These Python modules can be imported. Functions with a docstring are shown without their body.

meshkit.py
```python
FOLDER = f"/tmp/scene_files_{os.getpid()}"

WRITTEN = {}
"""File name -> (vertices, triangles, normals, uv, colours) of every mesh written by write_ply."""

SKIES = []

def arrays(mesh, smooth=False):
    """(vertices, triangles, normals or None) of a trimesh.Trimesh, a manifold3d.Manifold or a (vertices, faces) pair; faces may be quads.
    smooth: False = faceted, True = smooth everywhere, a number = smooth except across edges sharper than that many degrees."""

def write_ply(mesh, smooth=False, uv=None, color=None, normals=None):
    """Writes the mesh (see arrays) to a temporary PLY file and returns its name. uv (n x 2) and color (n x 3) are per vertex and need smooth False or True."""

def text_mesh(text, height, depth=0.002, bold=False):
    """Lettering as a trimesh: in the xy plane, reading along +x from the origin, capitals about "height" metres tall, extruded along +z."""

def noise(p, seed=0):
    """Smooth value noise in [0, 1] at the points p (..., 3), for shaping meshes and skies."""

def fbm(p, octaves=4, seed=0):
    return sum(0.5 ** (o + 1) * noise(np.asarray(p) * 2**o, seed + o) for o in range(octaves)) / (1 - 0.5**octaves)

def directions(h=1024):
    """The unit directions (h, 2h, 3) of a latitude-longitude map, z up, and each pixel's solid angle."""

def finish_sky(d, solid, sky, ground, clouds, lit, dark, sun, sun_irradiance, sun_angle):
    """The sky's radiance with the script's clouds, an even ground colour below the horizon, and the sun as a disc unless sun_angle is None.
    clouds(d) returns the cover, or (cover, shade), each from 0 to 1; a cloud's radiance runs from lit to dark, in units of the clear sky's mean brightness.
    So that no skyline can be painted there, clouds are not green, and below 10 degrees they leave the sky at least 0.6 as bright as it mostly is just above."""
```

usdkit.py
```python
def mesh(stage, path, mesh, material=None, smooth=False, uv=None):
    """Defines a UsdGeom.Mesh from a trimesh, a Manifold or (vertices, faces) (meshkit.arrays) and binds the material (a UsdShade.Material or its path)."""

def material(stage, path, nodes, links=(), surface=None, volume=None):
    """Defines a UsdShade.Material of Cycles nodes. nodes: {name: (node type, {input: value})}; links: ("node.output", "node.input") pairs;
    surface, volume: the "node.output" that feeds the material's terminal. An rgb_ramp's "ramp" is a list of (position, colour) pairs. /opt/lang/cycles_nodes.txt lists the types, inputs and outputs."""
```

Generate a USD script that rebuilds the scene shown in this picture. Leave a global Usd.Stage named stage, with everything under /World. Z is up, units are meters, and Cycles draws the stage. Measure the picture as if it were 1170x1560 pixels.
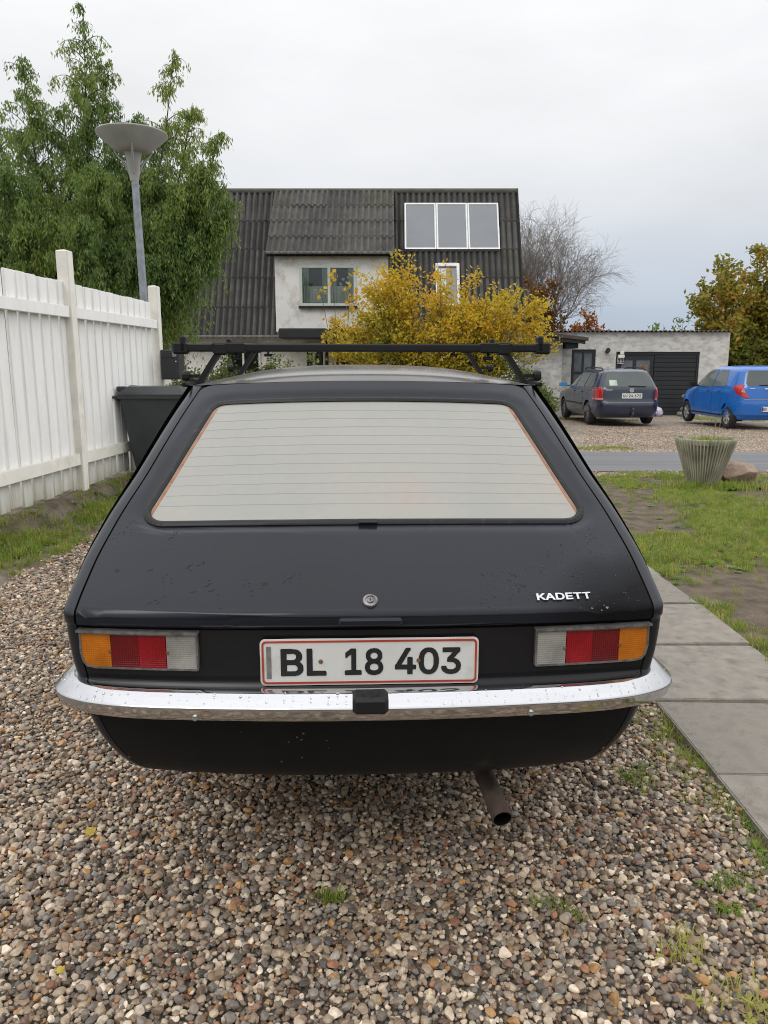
import math, random
import numpy as np, trimesh, manifold3d, shapely, usdkit, meshkit
from shapely.geometry import Polygon, box as sbox, LineString, Point
from shapely import affinity
from scipy.interpolate import PchipInterpolator
from pxr import Usd, UsdGeom, UsdLux, UsdShade, Sdf, Gf, Vt

# ------------------------------------------------------------------ camera, sky, sun, exposure
CAM_H, PITCH = 1.38, 10.84
SUN_EL, SUN_AZ = 48.0, -150.0         # degrees; azimuth = atan2(x, y) of the direction towards the sun
EXPOSURE = 0.0
SKY_STRENGTH, SUN_INTENSITY, CLOUD = 0.10, 0.22, 9.5
stage = Usd.Stage.CreateInMemory()
UsdGeom.SetStageUpAxis(stage, UsdGeom.Tokens.z); UsdGeom.SetStageMetersPerUnit(stage, 1.0)
UsdGeom.Xform.Define(stage, '/World'); UsdGeom.Scope.Define(stage, '/World/Looks')
cam = UsdGeom.Camera.Define(stage, '/World/camera')
cam.AddTranslateOp().Set((0, 0, CAM_H)); cam.AddRotateXOp().Set(90 - PITCH)
cam.CreateFocalLengthAttr(36.0); cam.CreateHorizontalApertureAttr(36.0); cam.CreateVerticalApertureAttr(48.0)
cam.CreateClippingRangeAttr((0.05, 5000.0)); cam.CreateExposureAttr(EXPOSURE)

def material(name, nodes, links, surface='p.BSDF'):
    return usdkit.material(stage, '/World/Looks/' + name, nodes, links, surface=surface)

el, az = math.radians(SUN_EL), math.radians(SUN_AZ)
sky_mat = material('sky_look', {
    'tc': ('texture_coordinate', {}), 'sx': ('separate_xyz', {}),
    'sky': ('sky_texture', {'sky_type': 'single_scattering', 'sun_disc': False, 'sun_elevation': el, 'sun_rotation': az}),
    'rise': ('rgb_ramp', {'ramp': [(0.0, (.30, .32, .34)), (.5, (.46, .54, .67)), (.53, (.52, .59, .70)), (.56, (.66, .71, .79)), (.595, (.84, .86, .89)), (.63, (.95, .957, .97)), (.70, (1.07, 1.07, 1.08)), (.82, (1.34, 1.345, 1.36)), (1.0, (1.72, 1.73, 1.76))]}),
    'half': ('math', {'math_type': 'multiply_add', 'value2': .5, 'value3': .5}),
    'mp': ('mapping', {'scale': (1.6, 1.6, 5.0)}), 'nz': ('noise_texture', {'scale': 1.4, 'detail': 5.0, 'roughness': .52}),
    'patch': ('map_range', {'from_min': .3, 'from_max': .7, 'to_min': .91, 'to_max': 1.08}),
    'cl': ('mix', {'mix_type': 'multiply', 'fac': 1.0}), 'sc': ('mix', {'mix_type': 'multiply', 'fac': 1.0, 'color2': (CLOUD, CLOUD, CLOUD)}),
    'veil': ('mix', {'mix_type': 'mix', 'fac': .94}), 'bg': ('background_shader', {'strength': SKY_STRENGTH})},
    [('tc.generated', 'sx.vector'), ('sx.z', 'half.value1'), ('half.value', 'rise.fac'), ('tc.generated', 'mp.vector'), ('mp.vector', 'nz.vector'),
     ('nz.fac', 'patch.value'), ('rise.color', 'cl.color1'), ('patch.result', 'cl.color2'), ('cl.color', 'sc.color1'),
     ('sky.color', 'veil.color1'), ('sc.color', 'veil.color2'), ('veil.color', 'bg.color')], surface='bg.background')
dome = UsdLux.DomeLight.Define(stage, '/World/sky'); dome.CreateIntensityAttr(1.0)
UsdShade.MaterialBindingAPI.Apply(dome.GetPrim()).Bind(sky_mat)
dome.GetPrim().SetCustomDataByKey('kind', 'structure')
sun = UsdLux.DistantLight.Define(stage, '/World/sun'); sun.CreateIntensityAttr(SUN_INTENSITY); sun.CreateAngleAttr(25.0)
sun.CreateNormalizeAttr(True); sun.CreateColorAttr((1.0, .96, .9))
sun.AddRotateZOp().Set(-SUN_AZ); sun.AddRotateXOp().Set(-(90 - SUN_EL))   # -z axis points from the sun to the scene

# ------------------------------------------------------------------ helpers
RNG = np.random.default_rng(7)
used = {}
def numbered(path):
    n = used.get(path, 0); used[path] = n + 1
    return path if n == 0 else f'{path}_{n:03d}'
def setd(prim, **kw):
    for k, v in kw.items():
        if v: prim.SetCustomDataByKey(k, v)
def thing(name, label, cat, loc=(0, 0, 0), rotz=0.0, group=None):
    x = UsdGeom.Xform.Define(stage, numbered('/World/' + name))
    x.AddTranslateOp().Set(tuple(map(float, loc))); x.AddRotateZOp().Set(float(rotz))
    setd(x.GetPrim(), label=label, category=cat, group=group)
    return x.GetPrim()
def path_of(parent): return '/World' if parent is None else str(parent.GetPath())
def obj(name, m, mt, parent=None, smooth=False, label=None, cat=None, group=None, kind=None):
    p = usdkit.mesh(stage, numbered(path_of(parent) + '/' + name), m, mt, smooth=smooth).GetPrim()
    setd(p, label=label, category=cat, group=group, kind=kind)
    return p
def holder(name, parent=None, **kw):
    p = UsdGeom.Xform.Define(stage, numbered(path_of(parent) + '/' + name)).GetPrim(); setd(p, **kw); return p
cat_ = trimesh.util.concatenate
def T(m, t=(0, 0, 0), rx=0, ry=0, rz=0):
    m = m.copy(); M = trimesh.transformations.euler_matrix(math.radians(rx), math.radians(ry), math.radians(rz)); M[:3, 3] = t
    m.apply_transform(M); return m
def bx(sx, sy, sz, at=(0, 0, 0), rx=0, ry=0, rz=0, ch=0.0):
    """box centred at a point, its edges chamfered by ch"""
    if ch > 0:
        pts = []
        for i in range(3):
            h = np.array([sx, sy, sz]) / 2 - ch; h[i] += ch
            pts.append(np.array(np.meshgrid(*[(-a, a) for a in h])).reshape(3, -1).T)
        m = trimesh.convex.convex_hull(np.vstack(pts))
    else:
        m = trimesh.creation.box((sx, sy, sz))
    return T(m, at, rx, ry, rz)
def bb(a, b, ch=0.0):
    a, b = np.minimum(a, b), np.maximum(a, b); return bx(*(b - a), (a + b) / 2, ch=ch)
def tube(points, radii, sides=6, caps=True):
    p = np.asarray(points, float); r = np.broadcast_to(radii, (len(p),))
    t = np.gradient(p, axis=0); t /= np.linalg.norm(t, axis=1, keepdims=True) + 1e-12
    up = np.array([0, 0, 1.0]) if abs(t[:, 2]).mean() < .8 else np.array([1.0, 0, 0])
    a = np.cross(t, up); a /= np.linalg.norm(a, axis=1, keepdims=True) + 1e-12
    b = np.cross(t, a); g = np.arange(sides) * 2 * np.pi / sides
    v = p[:, None] + r[:, None, None] * (np.cos(g)[None, :, None] * a[:, None] + np.sin(g)[None, :, None] * b[:, None])
    i, j = np.meshgrid(np.arange(len(p) - 1), np.arange(sides), indexing='ij')
    q = np.stack([i * sides + j, i * sides + (j + 1) % sides, (i + 1) * sides + (j + 1) % sides, (i + 1) * sides + j], -1).reshape(-1, 4)
    f = [q[:, [0, 1, 2]], q[:, [0, 2, 3]]]; vv = v.reshape(-1, 3)
    if caps:
        n = len(vv); vv = np.vstack([vv, p[0], p[-1]]); k = np.arange(sides)
        f += [np.stack([np.full(sides, n), (k + 1) % sides, k], 1), np.stack([np.full(sides, n + 1), (len(p) - 1) * sides + k, (len(p) - 1) * sides + (k + 1) % sides], 1)]
    return trimesh.Trimesh(vv, np.vstack(f), process=False)
def lathe(prof, n=32, at=(0, 0, 0), axis='z'):
    m = trimesh.creation.revolve(np.asarray(prof, float), sections=n)
    if axis == 'x': m = T(m, ry=90)
    if axis == 'y': m = T(m, rx=-90)
    m.apply_translation(at); return m
def grid(P):
    """mesh of an (n, m, 3) array of points"""
    n, m = P.shape[:2]; i, j = np.meshgrid(np.arange(n - 1), np.arange(m - 1), indexing='ij')
    q = np.stack([i * m + j, (i + 1) * m + j, (i + 1) * m + j + 1, i * m + j + 1], -1).reshape(-1, 4)
    return trimesh.Trimesh(P.reshape(-1, 3), np.vstack([q[:, [0, 1, 2]], q[:, [0, 2, 3]]]), process=False)
def sweep(section, path, closed=True):
    """section: (k, 2) of (outward, z); path: (n, 2) plan points, outward to the right of travel"""
    p = np.asarray(path, float); s = np.asarray(section, float)
    t = np.gradient(p, axis=0); t /= np.linalg.norm(t, axis=1, keepdims=True); nrm = np.stack([t[:, 1], -t[:, 0]], 1)
    if closed: s = np.vstack([s, s[:1]])
    P = np.zeros((len(p), len(s), 3)); P[:, :, :2] = p[:, None] + nrm[:, None] * s[None, :, :1]; P[:, :, 2] = s[None, :, 1]
    return grid(P)
def patch(poly, fn, h0, h1, edge=.03):
    """a shapely polygon in a surface's own (p, q) metres, given thickness from h0 to h1 and bent onto it by fn(p, q, h)"""
    out = []
    for g in getattr(poly, 'geoms', [poly]):
        rings = [np.array(g.exterior.coords)[:-1]] + [np.array(i.coords)[:-1] for i in g.interiors]
        cs = manifold3d.CrossSection(rings, manifold3d.FillRule.EvenOdd)
        m = manifold3d.Manifold.extrude(cs, h1 - h0)
        if edge: m = m.refine_to_length(edge)
        mm = m.to_mesh(); v = np.array(mm.vert_properties[:, :3], float)
        out.append(trimesh.Trimesh(fn(v[:, 0], v[:, 1], v[:, 2] + h0), np.array(mm.tri_verts), process=False))
    return cat_(out)
def rounded(poly, r): return poly.buffer(-r).buffer(r, quad_segs=6)
def to_tm(man):
    m = man.to_mesh(); return trimesh.Trimesh(np.array(m.vert_properties[:, :3], float), np.array(m.tri_verts), process=False)
def to_man(m):
    return manifold3d.Manifold(manifold3d.Mesh(np.asarray(m.vertices, np.float32), np.asarray(m.faces, np.uint32)))
def hexc(r, g, b):
    f = lambda c: (c / 255 / 12.92) if c <= 10 else ((c / 255 + .055) / 1.055) ** 2.4
    return f(r), f(g), f(b)
# ------------------------------------------------------------------ the hatchback's surfaces (local: x right, s forward, z up; base under its rear panel)
CAR_AT, CAR_YAW = (-.037, 1.684, 0.0), 2.0
_W = PchipInterpolator([.30, .36, .42, .52, .65, .70, .78, .82, .90, .985, 1.1, 1.25, 1.335, 1.40], [.48, .54, .605, .660, .694, .706, .713, .714, .708, .688, .644, .587, .549, .525])
_prof = np.array([(.16, .362), (.10, .372), (.055, .388), (.02, .445), (0, .53), (-.010, .60), (-.014, .622), (-.006, .642), (.002, .656), (.005, .67), (.006, .70), (.006, .75), (.006, .786),
                  (-.004, .795), (-.004, .812), (.000, .8215), (.010, .828), (.030, .8415), (.10, .886), (.2547, .985), (.35, 1.049), (.50, 1.151), (.691, 1.277), (.771, 1.331)])
_qk = np.concatenate([[0], np.cumsum(np.linalg.norm(np.diff(_prof, axis=0), axis=1))])
_qk = _qk + .8557 - np.interp(.985, _prof[:, 1], _qk); Q0 = _qk[0]          # q is measured so that the window's foot keeps its place
_fs, _fz = PchipInterpolator(_qk, _prof[:, 0]), PchipInterpolator(_qk, _prof[:, 1])
Q_TOP = _qk[-1]
_qq = np.linspace(Q0, Q_TOP, 600); _zz = _fz(_qq)
def q_of_z(z): return np.interp(z, _zz, _qq)
RC = .035                                     # radius of the rear corners in plan
BULGE = .045
def p_flat(q): return _W(_fz(q)) - RC
def p_max(q): return p_flat(q) + RC * math.pi / 2
def R0(p, q):
    q = np.clip(q, Q0 - .002, Q_TOP + .06); p0 = p_flat(np.clip(q, Q0, Q_TOP)); a = np.abs(p)
    phi = np.clip((a - p0) / RC, 0, math.pi / 2 + .1); over = phi > 0
    x = np.where(over, p0 + RC * np.sin(phi), a) * np.sign(p)
    s = _fs(q) + BULGE * (np.minimum(a, p0) / p0) ** 2.4 + np.where(over, RC * (1 - np.cos(phi)), 0)
    return np.stack([x, s, _fz(q) - .018 * (np.minimum(a, p0) / p0) ** 2.2 * np.clip((q - .45) / .6, 0, 1)], -1)
def Rm(p, q, h):
    e = 1e-3; b = R0(p, q); du = R0(p + e, q) - R0(p - e, q); dv = R0(p, q + e) - R0(p, q - e)
    n = np.cross(du, dv); n /= np.linalg.norm(n, axis=-1, keepdims=True) + 1e-12     # points backwards and up
    return b + n * np.asarray(h)[..., None]
def car_world(v):
    c, s = math.cos(math.radians(CAR_YAW)), math.sin(math.radians(CAR_YAW))
    return np.stack([CAR_AT[0] + c * v[..., 0] - s * v[..., 1], CAR_AT[1] + s * v[..., 0] + c * v[..., 1], v[..., 2]], -1)
# ------------------------------------------------------------------ materials
def pm(name, color, rough=.5, metallic=0.0, var=.18, vscale=6.0, bump=0.0, bscale=80.0, coat=0.0, spec=.5, dirt=None, dirt_at=(.5, .75), dscale=1.5, obj_coords=False, detail=4.0, stretch=None):
    """a principled surface whose colour wanders a little, with fine relief and, if dirt is a colour, blotches of it"""
    src = 'tc.object' if obj_coords else 'geo.position'
    n = {'geo': ('geometry', {}), 'tc': ('texture_coordinate', {}), 'mp': ('mapping', {'scale': stretch or (1, 1, 1)}), 'nz': ('noise_texture', {'scale': vscale, 'detail': detail}), 'r': ('rgb_ramp', {'ramp': [(.3, tuple(c * (1 - var) for c in color)), (.7, tuple(min(1, c * (1 + var)) for c in color))]}),
         'p': ('principled_bsdf', {'roughness': rough, 'metallic': metallic, 'coat_weight': coat, 'specular_ior_level': spec})}
    l = [(src, 'mp.vector'), ('mp.vector', 'nz.vector'), ('nz.fac', 'r.fac')]
    out = 'r.color'
    if dirt:
        n |= {'dn': ('noise_texture', {'scale': dscale, 'detail': 6.0, 'roughness': .62}), 'dm': ('map_range', {'from_min': dirt_at[0], 'from_max': dirt_at[1], 'clamp': True}), 'dx': ('mix', {'color2': dirt})}
        l += [('mp.vector', 'dn.vector'), ('dn.fac', 'dm.value'), ('dm.result', 'dx.fac'), (out, 'dx.color1')]; out = 'dx.color'
    l.append((out, 'p.base_color'))
    if bump:
        n |= {'bn': ('noise_texture', {'scale': bscale, 'detail': 3.0}), 'b': ('bump', {'strength': 1.0, 'distance': bump})}
        l += [('mp.vector', 'bn.vector'), ('bn.fac', 'b.height'), ('b.normal', 'p.normal')]
    return material(name, n, l)
def leaf_mat(name, stops, trans=.35, rough=.5):
    """leaf colours run along the mesh's own 'tone' (0 to 1 for each leaf)"""
    return material(name, {'a': ('attribute', {'attribute': 'tone'}), 'r': ('rgb_ramp', {'ramp': stops}), 'p': ('principled_bsdf', {'roughness': rough, 'specular_ior_level': .35}), 't': ('translucent_bsdf', {}), 'm': ('mix_closure', {'fac': trans})},
                    [('a.fac', 'r.fac'), ('r.color', 'p.base_color'), ('r.color', 't.color'), ('p.BSDF', 'm.closure1'), ('t.BSDF', 'm.closure2')], surface='m.closure')
def tone(prim, values):
    UsdGeom.PrimvarsAPI(prim).CreatePrimvar('tone', Sdf.ValueTypeNames.FloatArray, 'vertex').Set(Vt.FloatArray.FromNumpy(np.asarray(values, np.float32)))
def glass_mat(name, tint=(.55, .6, .58), clear=.5):
    return material(name, {'f': ('fresnel', {'IOR': 1.5}), 't': ('transparent_bsdf', {'color': tint}), 'g': ('glossy_bsdf', {'color': (1, 1, 1), 'roughness': .02}), 'm': ('mix_closure', {})},
                    [('f.fac', 'm.fac'), ('t.BSDF', 'm.closure1'), ('g.BSDF', 'm.closure2')], surface='m.closure')
M = {}
# weathered black paint: the hatch has gone chalky and carries scuffs and one dark reflection painted into the colour at its lower right corner
def paint(name, chalk, rough, painted_reflection=False, scuffs=True):
    n = {'geo': ('geometry', {}), 'big': ('noise_texture', {'scale': 2.2, 'detail': 3.0}), 'br': ('rgb_ramp', {'ramp': [(.3, tuple(c * .8 for c in chalk)), (.7, tuple(c * 1.2 for c in chalk))]}),
         'rr': ('map_range', {'from_min': .3, 'from_max': .7, 'to_min': rough * .8, 'to_max': rough * 1.25}), 'fine': ('noise_texture', {'scale': 900.0, 'detail': 2.0}), 'b': ('bump', {'distance': .00004, 'strength': 1.0}),
         'p': ('principled_bsdf', {'specular_ior_level': (.36 if painted_reflection else .4)}), 'wave': ('noise_texture', {'scale': 5.0, 'detail': 1.0}), 'b2': ('bump', {'distance': .0025, 'strength': 1.0})}
    l = [('geo.position', 'big.vector'), ('big.fac', 'br.fac'), ('big.fac', 'rr.value'), ('rr.result', 'p.roughness'), ('geo.position', 'fine.vector'), ('fine.fac', 'b.height'), ('geo.position', 'wave.vector'), ('wave.fac', 'b2.height'), ('b2.normal', 'b.normal'), ('b.normal', 'p.normal')]
    out = 'br.color'
    if scuffs:
        n |= {'mp': ('mapping', {'scale': (7, 9, 26), 'rotation': (.2, .5, .3)}), 's': ('noise_texture', {'scale': 1.6, 'detail': 5.0, 'roughness': .7, 'distortion': 1.2}), 'sm': ('map_range', {'from_min': .70, 'from_max': .74, 'clamp': True}),
              'where': ('noise_texture', {'scale': 2.7, 'detail': 1.0}), 'wm': ('map_range', {'from_min': .46, 'from_max': .56, 'clamp': True}), 'both': ('math', {'math_type': 'multiply'}), 'sx': ('mix', {'color2': (.006, .006, .007)})}
        l += [('geo.position', 'mp.vector'), ('mp.vector', 's.vector'), ('s.fac', 'sm.value'), ('geo.position', 'where.vector'), ('where.fac', 'wm.value'), ('sm.result', 'both.value1'), ('wm.result', 'both.value2'), ('both.value', 'sx.fac'), (out, 'sx.color1')]
        out = 'sx.color'
    if painted_reflection:  # dark reflection put into the paint: darker colour and less sheen near one corner
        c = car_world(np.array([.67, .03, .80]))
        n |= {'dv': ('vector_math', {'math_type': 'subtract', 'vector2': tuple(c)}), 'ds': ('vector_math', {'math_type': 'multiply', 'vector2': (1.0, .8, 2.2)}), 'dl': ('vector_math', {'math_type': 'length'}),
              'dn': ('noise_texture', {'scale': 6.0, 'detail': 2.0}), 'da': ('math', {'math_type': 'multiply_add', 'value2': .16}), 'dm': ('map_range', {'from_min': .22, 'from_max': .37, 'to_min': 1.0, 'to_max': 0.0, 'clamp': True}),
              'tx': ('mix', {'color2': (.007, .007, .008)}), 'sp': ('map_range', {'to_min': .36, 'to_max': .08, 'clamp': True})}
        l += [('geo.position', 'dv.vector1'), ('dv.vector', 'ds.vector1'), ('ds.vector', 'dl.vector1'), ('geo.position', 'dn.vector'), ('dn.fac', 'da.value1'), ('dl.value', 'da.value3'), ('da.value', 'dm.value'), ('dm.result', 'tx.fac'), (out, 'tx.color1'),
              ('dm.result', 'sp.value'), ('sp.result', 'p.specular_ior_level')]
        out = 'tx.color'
    l.append((out, 'p.base_color'))
    return material(name, n, l)
M['hatch_paint'] = paint('chalky_black_paint', (.0075, .0088, .0135), .21, painted_reflection=True)
M['roof_paint'] = pm('faded_roof_paint', (.060, .056, .050), .17, var=.25, vscale=4, spec=.8, dirt=(.10, .092, .08), dirt_at=(.5, .7), dscale=9)
M['body_paint'] = paint('black_paint', (.008, .0092, .012), .22, scuffs=False)
M['panel_paint'] = paint('satin_black_paint', (.005, .005, .006), .22, scuffs=False)
M['valance_paint'] = pm('underbody_black', (.003, .0036, .0048), .45, spec=.25, var=.3, bump=.0008, bscale=300, dirt=(.03, .024, .018), dirt_at=(.62, .85), dscale=9)
M['gap'] = pm('shut_gap_black', (.003, .003, .003), .9)
M['rubber'] = pm('aged_black_rubber', (.007, .007, .0075), .45, var=.4, vscale=40, spec=.35, dirt=(.04, .04, .042), dirt_at=(.6, .75), dscale=30)
M['black_plastic'] = pm('black_plastic', (.009, .009, .010), .5, var=.3, spec=.3)
M['soot'] = pm('pipe_soot', (.004, .004, .004), .95, spec=.05)
M['dark_metal'] = pm('underbody_metal', (.02, .018, .016), .7)
M['chrome'] = material('pitted_chrome', {'geo': ('geometry', {}), 'n': ('noise_texture', {'scale': 260.0, 'detail': 4.0, 'roughness': .65}), 'w': ('noise_texture', {'scale': 6.0, 'detail': 2.0}), 's': ('math', {'math_type': 'multiply_add', 'value2': .10}), 'm': ('map_range', {'from_min': .71, 'from_max': .78, 'clamp': True}),
    'c': ('mix', {'color1': (.60, .605, .62), 'color2': (.10, .07, .045)}), 'rr': ('map_range', {'to_min': .09, 'to_max': .5}), 'wb': ('noise_texture', {'scale': 14.0, 'detail': 2.0}), 'b': ('bump', {'distance': .0012}), 'mm': ('map_range', {'to_min': 1.0, 'to_max': .2}), 'p': ('principled_bsdf', {})},
    [('geo.position', 'n.vector'), ('geo.position', 'w.vector'), ('w.fac', 's.value1'), ('n.fac', 's.value3'), ('s.value', 'm.value'), ('m.result', 'c.fac'), ('c.color', 'p.base_color'), ('m.result', 'rr.value'), ('rr.result', 'p.roughness'), ('m.result', 'mm.value'), ('mm.result', 'p.metallic'), ('geo.position', 'wb.vector'), ('wb.fac', 'b.height'), ('b.normal', 'p.normal')])
M['bright_metal'] = pm('bright_metal', (.62, .62, .63), .2, metallic=1, var=.1)
M['dull_metal'] = pm('dull_grey_trim', (.22, .21, .205), .35, metallic=.8, var=.4, vscale=60)
M['fog_glass'] = material('fogged_rear_glass', {'geo': ('geometry', {}), 'n': ('noise_texture', {'scale': 3.2, 'detail': 3.0}), 'r': ('rgb_ramp', {'ramp': [(.30, (.285, .286, .262)), (.55, (.31, .30, .268)), (.75, (.335, .288, .252))]}), 'n2': ('noise_texture', {'scale': 45.0, 'detail': 4.0}), 'rm': ('map_range', {'from_min': .35, 'from_max': .65, 'to_min': .985, 'to_max': 1.015}), 'x': ('mix', {'mix_type': 'multiply', 'fac': 1.0}),
    'p': ('principled_bsdf', {'roughness': .55, 'coat_weight': 1.0, 'coat_roughness': .03, 'specular_ior_level': .2})}, [('geo.position', 'n.vector'), ('n.fac', 'r.fac'), ('geo.position', 'n2.vector'), ('n2.fac', 'rm.value'), ('r.color', 'x.color1'), ('rm.result', 'x.color2'), ('x.color', 'p.base_color')])
M['heater_line'] = pm('heater_wire', (.265, .252, .222), .6)
M['heater_bar'] = pm('orange_heater_bar', (.30, .13, .065), .5, var=.3, vscale=30)
M['dark_glass'] = pm('dark_car_glass', (.012, .014, .015), .05, spec=.6)
def lens(name, c, rough=.16):
    return material(name, {'geo': ('geometry', {}), 'w': ('wave_texture', {'wave_type': 'bands', 'bands_direction': 'x', 'scale': 60.0}), 'w2': ('wave_texture', {'wave_type': 'bands', 'bands_direction': 'z', 'scale': 60.0}), 'a': ('math', {'math_type': 'add'}), 'b': ('bump', {'distance': .0005}), 'n': ('noise_texture', {'scale': 18.0, 'detail': 3.0}), 'r': ('rgb_ramp', {'ramp': [(.3, tuple(x * .7 for x in c)), (.7, tuple(x * 1.1 for x in c))]}),
        'p': ('principled_bsdf', {'roughness': rough, 'coat_weight': .12, 'specular_ior_level': .35, 'coat_roughness': .06, 'subsurface_weight': .0})},
        [('geo.position', 'w.vector'), ('geo.position', 'w2.vector'), ('w.fac', 'a.value1'), ('w2.fac', 'a.value2'), ('a.value', 'b.height'), ('b.normal', 'p.normal'), ('geo.position', 'n.vector'), ('n.fac', 'r.fac'), ('r.color', 'p.base_color')])
M['amber'], M['red'], M['dark_red'], M['clear_lens'] = lens('amber_lens', (.52, .15, .006)), lens('red_lens', (.27, .005, .010)), lens('dark_red_lens', (.13, .005, .007)), lens('white_lens', (.32, .31, .28))
M['plate_white'] = pm('plate_white', (.66, .66, .63), .35, var=.05, dirt=(.45, .43, .38), dirt_at=(.55, .8), dscale=9)
M['plate_red'] = pm('plate_red', (.42, .05, .03), .4, var=.1)
M['plate_black'] = pm('plate_black', (.012, .012, .014), .4)
M['plate_grey'] = pm('plate_grey', (.18, .17, .165), .5, var=.3, vscale=80)
M['rust'] = pm('rusty_screw', (.16, .075, .03), .8, var=.4, vscale=200)
M['pipe'] = pm('exhaust_brown', (.085, .058, .045), .7, var=.35, vscale=25, dirt=(.03, .022, .018), dirt_at=(.5, .7), dscale=14)
M['tyre'] = pm('tyre_rubber', (.016, .016, .016), .8)
M['water'] = material('rain_water', {'p': ('principled_bsdf', {'base_color': (1, 1, 1), 'roughness': .02, 'ior': 1.33, 'transmission_weight': 1.0})}, [])
M['white_paint'] = material('white_fence_paint', {'geo': ('geometry', {}), 'mp': ('mapping', {'scale': (1, 1, .18)}), 'n': ('noise_texture', {'scale': 9.0, 'detail': 5.0, 'roughness': .6}), 'r': ('rgb_ramp', {'ramp': [(.30, (.70, .69, .65)), (.5, (.77, .76, .73)), (.7, (.80, .79, .76))]}),
    'sx': ('separate_xyz', {}), 'mz': ('math', {'math_type': 'multiply_add', 'value2': -1.9, 'value3': 1.05}), 'sum': ('math', {'math_type': 'add'}), 'm': ('map_range', {'from_min': .62, 'from_max': 1.25, 'clamp': True}), 'x': ('mix', {'color2': (.30, .29, .20)}), 'fn': ('noise_texture', {'scale': 60.0, 'detail': 3.0}), 'b': ('bump', {'distance': .0015}), 'p': ('principled_bsdf', {'roughness': .55})},
    [('geo.position', 'mp.vector'), ('mp.vector', 'n.vector'), ('n.fac', 'r.fac'), ('geo.position', 'sx.vector'), ('sx.z', 'mz.value1'), ('mz.value', 'sum.value1'), ('n.fac', 'sum.value2'), ('sum.value', 'm.value'), ('m.result', 'x.fac'), ('r.color', 'x.color1'), ('x.color', 'p.base_color'), ('mp.vector', 'fn.vector'), ('fn.fac', 'b.height'), ('b.normal', 'p.normal')])
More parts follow.
